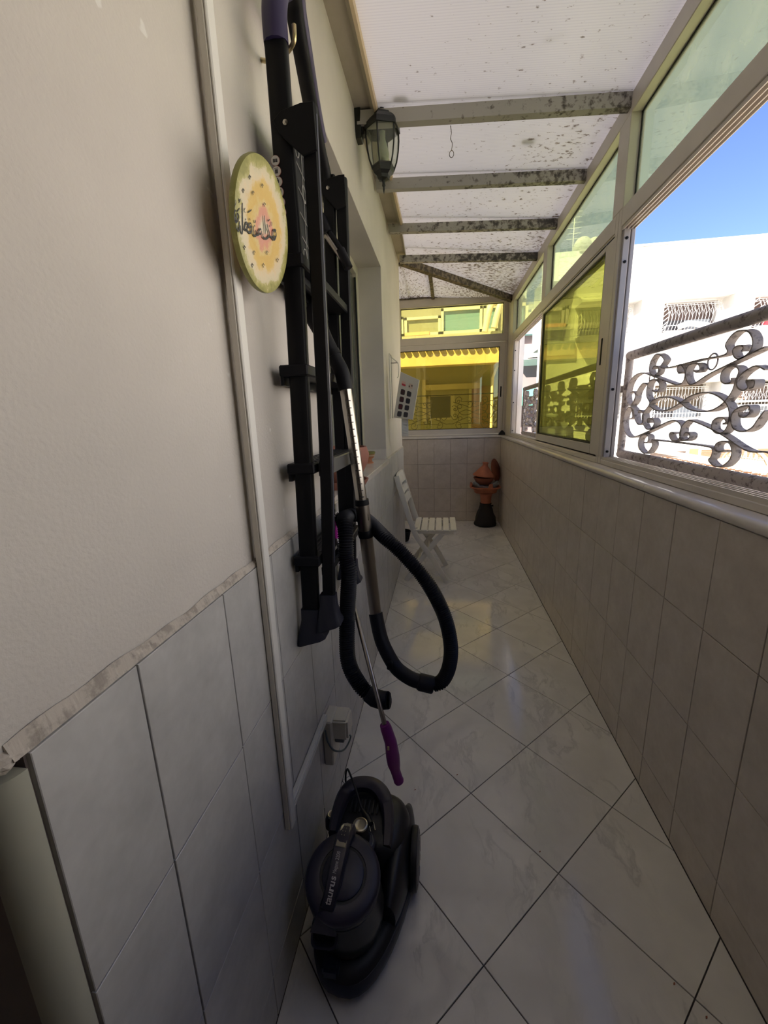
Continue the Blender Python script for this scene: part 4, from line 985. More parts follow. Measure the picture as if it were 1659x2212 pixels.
# shoulder bulging over the right wheel
sh = []
for k in range(11):
    s_ = k / 10; v = -.13 + .30 * s_; r = .062 * math.sin(math.pi * (0.10 + .86 * s_)) ** .6
    sh.append([vp(.088 + r * .62 * math.cos(a), v, .085 + r * 1.35 * math.sin(a)) for a in [2 * math.pi * j / 16 for j in range(16)]])
MB().loft(sh).build('side_shoulder', vgrey, V, 60)
def wheel(side):
    c_ = vp(.128 * side, .035, .076)
    o = MB().lathe([(0, -.011), (.060, -.011), (.074, -.008), (.076, 0), (.074, .008), (.060, .011), (.055, .0105), (.050, .013), (0, .014)] if side > 0 else [(0, .011), (.060, .011), (.074, .008), (.076, 0), (.074, -.008), (.060, -.011), (.055, -.0105), (.050, -.013), (0, -.014)], c_, 36, 0, 'x').build('wheel', vblk, V, 50)
    m = MB()
    m.lathe([(.066, 0.0098 * side), (.0675, 0.0115 * side), (.069, .0095 * side)], c_, 36, 0, 'x')
    for k in range(6):
        a = k * math.pi / 3; p0 = Vector(c_) + Vector((.0135 * side, .02 * math.cos(a), .02 * math.sin(a))); p1 = Vector(c_) + Vector((.0125 * side, .050 * math.cos(a + .3), .050 * math.sin(a + .3)))
        m.tube([p0, p1], .0022, 5)
    MB().lathe([(0, .0145 * side), (.052, .0135 * side), (.056, .011 * side), (0, .010 * side)], c_, 32, 0, 'x').build('hub_cap', plain('hub_grey', (0.13, 0.125, 0.13), .35), o)
    m.build('hub_trim', plain('wheel_trim_grey', (0.20, 0.19, 0.20), .3), o)
wheel(1)
# dust canister with its round lid, tipped towards the front
tilt = Euler((math.radians(16), math.radians(6), 0)).to_matrix()
LC = Vector((0.132, 0.722, 0.247)); 
def cyl(prof, n=44): return [[LC + tilt @ Vector((r * math.cos(a), r * math.sin(a), h)) for a in [2 * math.pi * k / n for k in range(n)]] for r, h in prof]
can = MB().loft([[Vector((LC.x + 0.006 + (r * math.cos(a)), LC.y + .020 + (r * 1.06 * math.sin(a)), z)) for a in [2 * math.pi * k / 44 for k in range(44)]] for r, z in ((.062, .062), (.080, .085), (.086, .13))] + cyl([(.087, -.055), (.086, -.028)])).build('dust_canister', plain('smoked_canister', (0.022, 0.021, 0.017), 0.3), V, 50)
MB().loft(cyl([(.087, -.040), (.0885, -.038), (.0885, -.020), (.0865, -.018)])).build('canister_band', plain('vac_dark_band', (0.022, 0.022, 0.028), .3), V, 50)
MB().loft(cyl([(.086, -.018), (.0895, -.014), (.090, -.006), (.087, .001), (.080, .005), (.058, .009), (.056, .0085), (.055, .004), (.050, .004), (.049, .009), (.045, .011), (0, .013)])).build('canister_lid', vlid, V, 40)
MB().loft(cyl([(.0558, .0050), (.0555, .0062), (.0498, .0062), (.0495, .0050)])).build('lid_groove', vblk, V, 40)
# carrying handle over the lid
cen = spline([(.128, .818, .262), (.127, .800, .288), (.124, .765, .296), (.121, .715, .282), (.117, .680, .262), (.110, .662, .236), (.105, .652, .210), (.102, .648, .185)], 5)
wid = [.017, .019, .019, .018, .017, .016, .018, .024, .030]
rg = []
for i, p in enumerate(cen):
    s_ = i / (len(cen) - 1) * (len(wid) - 1); j = min(int(s_), len(wid) - 2); w_ = wid[j] + (wid[j + 1] - wid[j]) * (s_ - j)
    tg = (cen[min(i + 1, len(cen) - 1)] - cen[max(i - 1, 0)]).normalized(); sx = Vector((1, 0.06, 0)); sx = (sx - tg * sx.dot(tg)).normalized(); up = sx.cross(tg) * (1 if sx.cross(tg).z > 0 or i > 25 else -1)
    th = .011
    rg.append([p + sx * w_ * cx_ + up * th * cy_ for cx_, cy_ in ((-1, -.8), (-1, .3), (-.8, .9), (-.3, 1), (.3, 1), (.8, .9), (1, .3), (1, -.8))])
hn = MB().loft(rg).build('carry_handle', vhan, V, 45)
ut = cen[5]; 
lb = [];
def hl(s_, off, up_=.0108):   # point on top of the handle: s_ along, off across (m)
    f_ = s_ * (len(cen) - 1); j = min(int(f_), len(cen) - 2); p = cen[j].lerp(cen[j + 1], f_ - j); tg = (cen[j + 1] - cen[j]).normalized()
    sx = Vector((1, 0.06, 0)); sx = (sx - tg * sx.dot(tg)).normalized(); up = sx.cross(tg); up = up if up.z > 0 else -up
    return p + sx * off + up * up_
btn = [hl(.155, -.009, .0115), hl(.11, -.011, .0115), hl(.115, 0, .0115)]
pts = [hl(.34, -.0125, .0135), hl(.34, .0125, .0135), hl(.20, .0125, .0135), hl(.155, .0095, .0135), hl(.135, 0, .0135), hl(.155, -.0095, .0135), hl(.20, -.0125, .0135)]
rel = MB().prism(pts, Vector((0, 0, -.004)), 0, .001).build('release_button', M['brass'], hn)
m = MB()
for k in range(8):
    p = hl(.19 + .028 * (k // 2), -.0035 + .007 * (k % 2), .0140); m.lathe([(0, .001), (.0012, .0005), (.0013, -.0005)], p, 8)
m.build('grip_dots', plain('dot_brass', (0.3, 0.27, 0.2), .4), rel)
# front hose port: dark rounded opening under the end of the handle
pc = Vector((.101, .655, .168)); ptl = Euler((math.radians(52), 0, math.radians(3))).to_matrix()
def rr_(w_, h_, zz, n=28): return [pc + ptl @ Vector((w_ * math.copysign(abs(math.cos(a)) ** .5, math.cos(a)), h_ * math.copysign(abs(math.sin(a)) ** .5, math.sin(a)), zz)) for a in [2 * math.pi * k / n for k in range(n)]]
MB().loft([rr_(.030, .028, -.05), rr_(.033, .030, -.01), rr_(.031, .029, .004), rr_(.026, .024, .005), rr_(.024, .022, -.002), rr_(.023, .021, -.035)]).build('hose_port', vhan, V, 50)
MB().loft([rr_(.0235, .0215, -.012), rr_(.0235, .0215, -.030)]).build('port_opening', vblk, V)
MB().box((0.092, 0.632, .058), (.132, .668, .088), 0, .006).build('front_catch', vbase, V)
# power knob and winder button
kc = Vector((0.149, 0.848, 0.196))
plt = MB().lathe([(0, .0), (.040, 0), (.043, .004), (.036, .010), (0, .011)], kc + Vector((-.003, -.006, -.006)), 32).build('dial_plate', vlid, V, 50)
MB().lathe([(.0305, .0098), (.0315, .0112), (.0325, .0098)], kc + Vector((0.002, -.006, -.006)), 36).build('dial_ring', plain('dial_print', (0.32, .31, .30), .5), plt, 60)
MB().lathe([(.024, .0), (.024, .02), (.020, .048), (.0185, .052), (.0165, .052), (.0155, .049), (0, .049)], kc, 32).build('power_knob', plain('knob_dark', (0.05, .045, .035), .35, .6), V, 50)
MB().lathe([(.0200, .048), (.0198, .053), (.0165, .0545), (.0150, .0510), (.013, .0500), (0, .0505)], kc, 32).build('knob_top', M['brass'], V, 50)
bc = Vector((0.047, 0.920, .165))
MB().lathe([(.021, -.02), (.019, .005), (.016, .014), (0, .015)], bc, 24).build('winder_socket', vgrey, V, 50)
MB().lathe([(.0125, .010), (.0125, .020), (.011, .0215), (.009, .0205), (0, .0205)], bc, 24).build('winder_button', M['brass'], V, 50)
# rear grab arch
ar = spline([(.064, .868, .178), (.064, .915, .190), (.072, .965, .203), (.092, .997, .209), (.125, 1.008, .211), (.160, 1.004, .210), (.190, .982, .206), (.208, .945, .199), (.216, .900, .190), (.218, .850, .172)], 6)
rg = []
for i, p in enumerate(ar):
    tg = (ar[min(i + 1, len(ar) - 1)] - ar[max(i - 1, 0)]).normalized(); side = tg.cross(Vector((0, 0, 1))).normalized()
    wv = .012 + .009 * math.sin(math.pi * i / (len(ar) - 1)) ** .7
    rg.append([p + side * wv * a_ + Vector((0, 0, b2 * .013)) for a_, b2 in ((-1, -1), (-1, .4), (-.6, 1), (.6, 1), (1, .4), (1, -1))])
MB().loft(rg).build('rear_handle', vhan, V, 45)
m = MB()
for k in range(7): m.box((.098 + k * .013, .925, .1925), (.104 + k * .013, .968, .1965), 0, .001)
m.build('vent_slots', vblk, V)
# cord with a two-pin plug
MB().tube(spline([(.070, 1.012, .15), (.066, 1.022, .21), (.074, 1.020, .245), (.095, .985, .252), (.115, .955, .240), (.130, .930, .224), (.142, .912, .218)], 8), .0030, 8).build('power_cord', vblk, V, 60)
MB().tube([(.141, .914, .218), (.150, .902, .218), (.157, .893, .218), (.170, .876, .216)], [.005, .008, .011, .010], 10).build('plug', vblk, V, 40)
for dx, dy in ((0, 0), (.012, .005)): MB().tube([(.166 + dx, .877 + dy, .217), (.174 + dx, .858 + dy, .214)], .0021, 8).build('plug_pin', M['chrome'], V, 60)
pr = plain('vac_print', (0.60, 0.58, 0.56), .45)
def wrap_text(txt, s0, s1, h, name='lettering', bold=0.0):
    """text laid on the curved top of the handle, reading from s0 up to s1"""
    cu = bpy.data.curves.new('txt', 'FONT'); cu.body = txt; cu.size = 1.0; cu.offset = bold; cu.resolution_u = 3
    tmp = bpy.data.objects.new('txt', cu); COL.objects.link(tmp)
    me = bpy.data.meshes.new_from_object(tmp.evaluated_get(bpy.context.evaluated_depsgraph_get())); bpy.data.objects.remove(tmp)
    xs = [v.co.x for v in me.vertices]; x0, x1 = min(xs), max(xs)
    for v in me.vertices:
        v.co = hl(s0 + (s1 - s0) * (v.co.x - x0) / (x1 - x0), -(v.co.y - .25) * h, .0122)
    me.materials.clear(); me.materials.append(pr)
    o = bpy.data.objects.new(name, me); COL.objects.link(o); o.parent = hn; o.matrix_parent_inverse = pinv(hn); o['kind'] = 'stuff'
wrap_text('taurus', .668, .49, .021, bold=.02)
wrap_text('Megane 2200', .475, .362, .0125)

# ================================================================ FOLDING CHAIR
CH = thing('folding_chair', (0.24, 3.26, 0.0), 'white plastic folding garden chair with slatted seat against the left wall', 'chair')
ym, yM = 3.075, 3.455
def strip(name, pts, y, w=.030, t=.018):
    P = [Vector((x, y, z)) for x, z in pts]; P = spline(P, 6)
    rings = []
    for i, p in enumerate(P):
        tg = (P[min(i + 1, len(P) - 1)] - P[max(i - 1, 0)]).normalized(); nr = Vector((tg.z, 0, -tg.x))
        if i == 0 or i == len(P) - 1:
            pass
        rings.append([p + nr * w / 2 * a_ + Vector((0, t / 2 * b2, 0)) for a_, b2 in ((-1, -.8), (-.85, -1), (.85, -1), (1, -.8), (1, .8), (.85, 1), (-.85, 1), (-1, .8))])
    return MB().loft(rings).build(name, M['chair'], CH, 40)
for y in (ym, yM):
    strip('back_leg_post', [(0.405, 0.004), (0.30, .19), (0.185, .36), (0.135, .47), (0.085, .64), (0.040, .79), (0.022, .865)], y, .040)
for y in (ym + .022, yM - .022):
    strip('crossing_leg', [(0.075, 0.004), (0.17, .14), (0.27, .28), (0.37, .405)], y, .038)
MB().box((.17, ym + .03, .125), (.19, yM - .03, .15), 0, .003).build('leg_brace', M['chair'], CH)
MB().box((.245, ym + .03, .22), (.262, yM - .03, .245), 0, .003).build('leg_brace', M['chair'], CH)
for y0 in (ym + .01, yM - .025): MB().box((.15, y0, .405), (.46, y0 + .018, .432), 0, .004).build('seat_rail', M['chair'], CH)
for k in range(6):
    xa = .145 + k * .0575
    m = MB(); dz = -.006 * math.sin(math.pi * (k + .5) / 6)
    m.box((xa, ym - .012, .432 + dz), (xa + .048, yM + .010, .448 + dz), 0, .004); m.build('seat_slat', M['chair'], CH)
MB().lathe([(0, 0), (.008, 0), (.008, .003), (0, .003)], (.17, ym + .02, .448), 14).build('seat_bolt', plain('grey_bolt', (.3, .3, .3), .5), CH)
for (x0, z0), (x1, z1) in (((.094, .630), (.079, .682)), ((.071, .710), (.057, .757)), ((.049, .784), (.026, .868))):
    r = []
    for k in range(9):
        s_ = k / 8; y = ym + (yM - ym) * s_; bow = -.012 * math.sin(math.pi * s_)
        r.append([(x0 + bow - .007, y, z0), (x0 + bow + .009, y, z0), (x1 + bow + .009, y, z1), (x1 + bow - .007, y, z1)])
    MB().loft(r).build('back_slat', M['chair'], CH, 40)

# ================================================================ CLAY POTS IN THE CORNER
BX, BYY = 0.885, 4.86
t = thing('clay_brazier', (BX, BYY, 0), 'tall terracotta brazier foot wrapped in black cloth, under the clay pots', 'brazier')
r = []; random.seed(21)
ph = [random.uniform(0, 6.28) for _ in range(6)]
for k, (rad, z) in enumerate(((.10, 0.0), (.124, .008), (.130, .03), (.122, .06), (.116, .10), (.098, .15), (.082, .20), (.070, .235), (.066, .26), (.069, .275), (.062, .277))):
    r.append([(BX + rad * (1 + (.05 if k < 8 else .01) * math.sin(5 * a + ph[k % 6]) + .02 * math.sin(9 * a)) * math.cos(a), BYY + rad * (1 + .04 * math.sin(4 * a + ph[(k + 1) % 6])) * math.sin(a), z) for a in [2 * math.pi * j / 36 for j in range(36)]])
MB().loft(r).build('cloth_wrap', M['cloth'], t, 60)
MB().lathe([(.060, .26), (.062, .30), (.066, .36), (.074, .385), (.10, .40), (0, .40)], (BX, BYY, 0), 32).build('neck', M['terra'], t, 50)
MB().tube([(BX + .055, BYY - .03, .245), (BX + .085, BYY - .035, .25)], .010, 8).build('cloth_knot', M['cloth'], t, 60)
BSX = 0.875
def sqr(hw, z, n=40, p=.42, cy=BYY): return [(BSX + hw * math.copysign(abs(math.cos(a)) ** p, math.cos(a)), cy + hw * .82 * math.copysign(abs(math.sin(a)) ** p, math.sin(a)), z) for a in [2 * math.pi * k / n for k in range(n)]]
t = thing('clay_basin', (BSX, BYY, .40), 'square terracotta basin on top of the brazier foot', 'basin')
MB().loft([sqr(.08, .400), sqr(.115, .405), (sqr(.128, .415)), sqr(.135, .445), sqr(.165, .466), sqr(.172, .472), sqr(.170, .480), sqr(.155, .480), sqr(.125, .440), sqr(.09, .425)]).build('bowl', M['terra'], t, 45)
MB().prism([(BSX - .178, BYY - .07, .472), (BSX - .160, BYY - .07, .472), (BSX - .150, BYY - .065, .515), (BSX - .170, BYY - .065, .520)], (0, .12, 0), 0, .004).build('corner_ear', M['terra'], t)
MB().prism([(BSX + .02, BYY - .135, .475), (BSX + .075, BYY - .135, .475), (BSX + .070, BYY - .13, .525), (BSX + .035, BYY - .13, .520)], (0, .02, 0), 0, .004).build('corner_ear', M['terra'], t)
t = thing('plastic_bag', (BSX, BYY, .5), 'crumpled blue-grey plastic bag draped in the clay basin', 'bag')
r = []
for k, (hw, z) in enumerate(((.07, .44), (.12, .47), (.148, .50), (.150, .515), (.135, .512), (.10, .49))):
    r.append([(x + .004 * math.sin(j * 2.1 + k), y + .004 * math.cos(j * 1.7 + k), zz + (.020 * math.sin(j * .55 + 1) + .008 * math.sin(j * 1.9 + k)) * (k / 3 if k < 4 else 1)) for j, (x, y, zz) in enumerate(sqr(hw, z, 40, .7))])
MB().loft(r).build('bag', plain('bluish_plastic', (0.30, 0.33, 0.38), 0.35, noise=.25, scale=30), t, 50)
t = thing('clay_dish', (.855, BYY, .51), 'shallow terracotta dish under the pointed clay lid', 'dish')
MB().lathe([(0, .50), (.07, .505), (.10, .540), (.122, .578), (.124, .586), (.116, .586), (.09, .555), (0, .53)], (.860, BYY, 0), 36).build('dish', M['terra_dark'], t, 50)
t = thing('tagine_lid', (.86, BYY, .58), 'pointed terracotta tagine lid with a knob, topmost of the stack', 'lid')
tl_ = Euler((0, math.radians(7), 0)).to_matrix()
MB().loft([[Vector((.853, BYY, .598)) + tl_ @ Vector((r_ * math.cos(a), r_ * math.sin(a), z)) for a in [2 * math.pi * k / 36 for k in range(36)]] for r_, z in ((.118, 0), (.126, .002), (.124, .012), (.098, .042), (.070, .078), (.045, .108), (.031, .124), (.029, .136), (.033, .150), (.036, .158), (.030, .164), (0, .164))]).build('cone', M['terra'], t, 50)
t = thing('clay_plate', (1.02, 4.90, .5), 'round terracotta plate leaning upright in the corner behind the tagine', 'plate')
ma = Euler((0, math.radians(78), math.radians(-25))).to_matrix()
MB().loft([[Vector((1.012, 4.965, .655)) + ma @ Vector((r_ * math.cos(a), r_ * math.sin(a), z)) for a in [2 * math.pi * k / 36 for k in range(36)]] for r_, z in ((0, -.004), (.09, -.004), (.128, -.018), (.136, -.016), (.138, -.008), (.105, .010), (0, .012))]).build('dish', M['terra_dark'], t, 50)
t = thing('door_wedge', (1.075, 5.075, 1.06), 'small black rubber wedge on the sill in the far corner', 'wedge')
MB().prism([(1.035, 5.065, 1.0595), (1.118, 5.065, 1.0595), (1.110, 5.07, 1.085), (1.088, 5.075, 1.112), (1.070, 5.075, 1.112), (1.043, 5.07, 1.080)], (0, .03, 0), 0, .003).build('wedge', M['black_soft'], t)
t = thing('black_basket', (-.06, 4.3, 0), 'black plastic basket half hidden behind the folding chair', 'basket')
MB().lathe([(0, 0), (.065, 0), (.085, .09), (.092, .10), (.092, .11), (.085, .11), (.078, .09), (.060, .01), (0, .01)], (-.055, 4.20, 0), 28).build('tub', M['black'], t, 50)
g = MB()
for k in range(18):
    a = 2 * math.pi * k / 18; g.tube([(-.055 + .069 * math.cos(a), 4.20 + .069 * math.sin(a), .012), (-.055 + .0855 * math.cos(a), 4.20 + .0855 * math.sin(a), .088)], .0022, 5)
g.build('ribs', M['black_soft'], t)
# a few crumbs on the floor
for (x, y, lab) in ((0.268, 1.19, 'dark crumb on the floor between the power socket and the duster handle'), (0.42, 1.27, 'dark crumb on the floor right of the duster handle'),
                    (.66, 1.02, 'dark crumb in the middle of the floor, right of the vacuum cleaner'), (.90, .75, 'dark crumb near the right wall, furthest of a line of three'), (.94, .70, 'dark crumb near the right wall, middle of a line of three'), (.955, .66, 'dark crumb near the right wall, nearest of a line of three')):
    cr = MB().prism([(x, y, .0012), (x + .004, y + .001, .0012), (x + .006, y + .005, .0012), (x + .002, y + .004, .0012)], (0, 0, .0012)).build('floor_crumb', M['terra_dark'])
    tag(cr, lab, 'crumb', 'crumbs on the floor')
# ================================================================ IRON WINDOW GUARDS
# scroll lines of one guard panel: metres along the guard (y) and up (z)
LINES = [
 [(1.735, 1.395), (1.821, 1.416), (1.925, 1.443), (2.032, 1.467), (2.114, 1.458), (2.160, 1.423), (2.171, 1.379), (2.151, 1.343), (2.117, 1.329), (2.081, 1.341), (2.068, 1.366), (2.093, 1.390), (2.131, 1.386)],
 [(1.735, 1.395), (1.699, 1.401), (1.689, 1.424), (1.698, 1.448), (1.727, 1.468), (1.747, 1.457), (1.733, 1.438), (1.708, 1.439)],
 [(1.315, 1.467), (1.424, 1.444), (1.548, 1.417), (1.627, 1.392), (1.662, 1.398), (1.685, 1.430), (1.676, 1.456), (1.649, 1.462), (1.614, 1.455), (1.602, 1.438), (1.619, 1.430), (1.638, 1.438)],
 [(1.941, 1.474), (1.927, 1.484), (1.891, 1.476), (1.893, 1.454), (1.926, 1.447), (1.964, 1.468), (1.964, 1.503), (1.930, 1.529), (1.891, 1.524), (1.852, 1.499), (1.872, 1.477), (1.819, 1.466), (1.613, 1.470), (1.494, 1.468), (1.470, 1.478), (1.484, 1.499), (1.463, 1.521), (1.433, 1.530), (1.392, 1.521), (1.367, 1.496), (1.365, 1.470), (1.383, 1.455), (1.413, 1.448), (1.436, 1.459), (1.445, 1.479), (1.426, 1.487), (1.401, 1.481), (1.406, 1.468)],
 [(1.925, 1.252), (1.933, 1.268), (1.892, 1.270), (1.872, 1.253), (1.891, 1.229), (1.936, 1.227), (1.973, 1.255), (1.981, 1.289), (1.931, 1.332), (1.964, 1.365), (1.969, 1.402), (1.946, 1.428), (1.906, 1.428), (1.867, 1.410), (1.865, 1.384), (1.894, 1.378), (1.920, 1.387)],
 [(2.108, 1.267), (2.079, 1.274), (2.091, 1.302), (2.121, 1.322), (2.158, 1.303), (2.173, 1.257), (2.145, 1.207), (2.078, 1.183), (1.995, 1.196), (1.867, 1.230), (1.770, 1.258), (1.717, 1.264), (1.675, 1.249), (1.665, 1.218), (1.681, 1.193), (1.719, 1.190), (1.744, 1.208), (1.733, 1.219), (1.706, 1.216)],
 [(1.968, 1.415), (2.012, 1.421), (2.056, 1.395), (2.079, 1.354), (2.107, 1.326), (2.073, 1.306), (2.048, 1.263), (2.006, 1.242), (1.969, 1.260), (1.983, 1.297), (2.021, 1.305), (2.027, 1.293)],
 [(1.931, 1.332), (1.888, 1.350), (1.821, 1.355), (1.757, 1.349), (1.694, 1.329), (1.641, 1.307), (1.571, 1.297), (1.510, 1.299), (1.471, 1.311), (1.445, 1.325)],
 [(1.930, 1.324), (1.869, 1.304), (1.801, 1.301), (1.742, 1.313), (1.694, 1.329), (1.645, 1.348), (1.586, 1.358), (1.534, 1.357), (1.483, 1.344), (1.445, 1.325), (1.425, 1.307), (1.415, 1.284), (1.416, 1.252), (1.433, 1.231), (1.460, 1.227), (1.486, 1.238), (1.492, 1.262), (1.471, 1.275), (1.439, 1.275), (1.426, 1.263), (1.440, 1.257)],
 [(1.445, 1.325), (1.420, 1.355), (1.411, 1.388), (1.404, 1.412), (1.420, 1.427), (1.455, 1.431), (1.482, 1.417), (1.481, 1.393), (1.456, 1.380), (1.431, 1.384), (1.433, 1.395)],
 [(1.248, 1.186), (1.300, 1.182), (1.348, 1.192), (1.431, 1.222), (1.518, 1.246), (1.602, 1.264), (1.636, 1.264), (1.667, 1.239), (1.672, 1.211), (1.650, 1.194), (1.615, 1.200), (1.608, 1.217), (1.633, 1.223), (1.645, 1.212)],
 [(1.943, 1.167), (1.910, 1.171), (1.911, 1.196), (1.951, 1.202), (1.991, 1.179), (1.987, 1.145), (1.941, 1.123), (1.899, 1.127), (1.866, 1.158), (1.875, 1.182), (1.848, 1.183), (1.660, 1.183), (1.503, 1.182), (1.471, 1.174), (1.471, 1.152), (1.482, 1.138), (1.449, 1.123), (1.409, 1.128), (1.380, 1.152), (1.378, 1.178), (1.396, 1.200), (1.427, 1.204), (1.457, 1.193), (1.457, 1.175), (1.437, 1.170), (1.414, 1.175)],
 [(1.300, 1.406), (1.338, 1.420), (1.373, 1.411), (1.397, 1.397), (1.405, 1.382), (1.397, 1.365), (1.371, 1.355), (1.354, 1.364), (1.366, 1.381), (1.351, 1.383), (1.332, 1.379), (1.332, 1.363), (1.349, 1.359)],
 [(1.274, 1.296), (1.293, 1.273), (1.312, 1.249), (1.347, 1.237), (1.385, 1.244), (1.403, 1.266), (1.401, 1.292), (1.372, 1.308), (1.338, 1.310), (1.330, 1.292), (1.346, 1.279), (1.369, 1.281), (1.376, 1.292)]]
YS0 = 2.20; YS1 = min(min(p[0] for p in l) for l in LINES)     # pattern spans YS0 (far) .. YS1 (near), then mirrored
def guard(name, label, x, spans, ztop, zbot, tube_r=0.021, bw=.026, bt=.0045, plane='x', cat='window guard', mat=None):
    mat = mat or M['iron']
    loc = (x, (spans[0][0] + spans[-1][1]) / 2, zbot) if plane == 'x' else ((spans[0][0] + spans[-1][1]) / 2, x, zbot)
    g = thing(name, loc, label, cat)
    P3 = (lambda s_, z: Vector((x, s_, z))) if plane == 'x' else (lambda s_, z: Vector((s_, x, z)))
    ax = Vector((1, 0, 0)) if plane == 'x' else Vector((0, 1, 0))
    lo_, hi_ = min(min(s[:2]) for s in spans), max(max(s[:2]) for s in spans)
    for z in (ztop, zbot): MB().tube([P3(lo_, z), P3(hi_, z)], tube_r, 14).build('rail', mat, g, 60)
    for s_ in (lo_, hi_): MB().tube([P3(s_, zbot), P3(s_, ztop)], tube_r * .8, 12).build('upright', mat, g, 60)
    z0o, z1o = 1.095, 1.560
    for a, b_ in spans:
        for ln in LINES:
            Q = []
            for yy, zz in ln:
                s_ = (yy - YS0) / (YS1 - YS0); Q.append(P3(a + (b_ - a) * s_, zbot + (zz - z0o) / (z1o - z0o) * (ztop - zbot)))
            MB().ribbon(spline(Q, 5), bw, bt, ax).build('scroll', mat, g, 50)
    return g
g1 = guard('window_guard', 'flaking wrought iron guard with scrolls outside the open near window', 1.25, [(2.185, YS1), (0.42, YS1)], 1.556, 1.095)
def iron_ring(yc, zc_, r, par): MB().tube([(1.25 + .012, yc + r * math.cos(a), zc_ + r * math.sin(a)) for a in [k * math.pi / 9 for k in range(18)]], .0028, 6, closed=True).build('ring', M['iron'], par, 60)
iron_ring(1.574, 1.456, .026, g1); iron_ring(1.978, 1.438, .021, g1)
MB().box((1.19, 2.20, 1.39), (1.25, 2.23, 1.42), 0, .002).build('wall_bracket', M['iron'], g1)
MB().box((1.192, 2.195, 1.43), (1.198, 2.232, 1.51), 0, .002).build('wall_bracket', M['iron'], g1)
g2 = guard('window_guard', 'flaking wrought iron guard with scrolls outside the yellow sliding sash', 1.25, [(2.40, 3.18), (3.96, 3.18), (3.96, 4.72)], 1.556, 1.095)
g3 = guard('window_guard', 'thin wrought iron guard with scrolls outside the end window', YE + .30, [(1.08, .46), (-.16, .46), (-.16, -.78)], 1.555, 1.115, .007, .012, .007, 'y', mat=M['iron_dark'])
for xx in (1.07, -.77): MB().box((xx - .01, YE + .13, 1.30), (xx + .01, YE + .30, 1.32)).build('wall_bracket', M['iron_dark'], g3)
m = MB(); m.box((1.17, 2.236, 1.03), (1.232, 2.34, 1.42)); m.box((1.19, 4.80, 1.03), (1.24, 5.25, 2.7))
struct('wall_pier', label='white rendered piers between the windows, outside', mb=m, mat=M['white_wall'])
struct('wall_outer', label='outer face of the veranda parapet', mb=MB().box((W + .19, -1.7, -4), (W + .22, YE + .22, 1.02)), mat=M['white_wall'])

# ================================================================ BUILDINGS OUTSIDE
D = 11.0
bd = thing('apartment_building', (7.5, D, -6), 'white sunlit apartment building with hooded windows across the street', 'building')
m = MB()
wins = [(x - .555, x + .555, z0, z1) for x in (4.14, 6.01, 7.88, 9.75) for z0, z1 in ((3.02, 3.66), (1.06, 1.84))]
holes = wins + [(2.80, 3.50, 2.95, 4.30)]
xs = sorted({2.76, 2.80, 3.50, 13.0} | {w[0] for w in wins} | {w[1] for w in wins})
zs = sorted({-6.0, 4.90, 2.95, 4.30} | {w[2] for w in wins} | {w[3] for w in wins})
for a, b_ in zip(xs, xs[1:]):
    for c_, d in zip(zs, zs[1:]):
        if any(a >= w[0] - .001 and b_ <= w[1] + .001 and c_ >= w[2] - .001 and d <= w[3] + .001 for w in holes): continue
        m.box((a, D, c_), (b_, D + .3, d))
m.box((3.53, D + .3, -6), (13, D + 3, 4.6))
m.build('wall', M['white_wall'], bd)
brk = plain('brownish_shutter', (0.12, 0.08, 0.07), .7, noise=.2, scale=6); dk = plain('dark_window', (0.05, .05, .06), .3)
cur = plain('bluish_curtain', (0.36, .40, .44), .8); redc = plain('red_cloth', (0.55, .03, .05), .7)
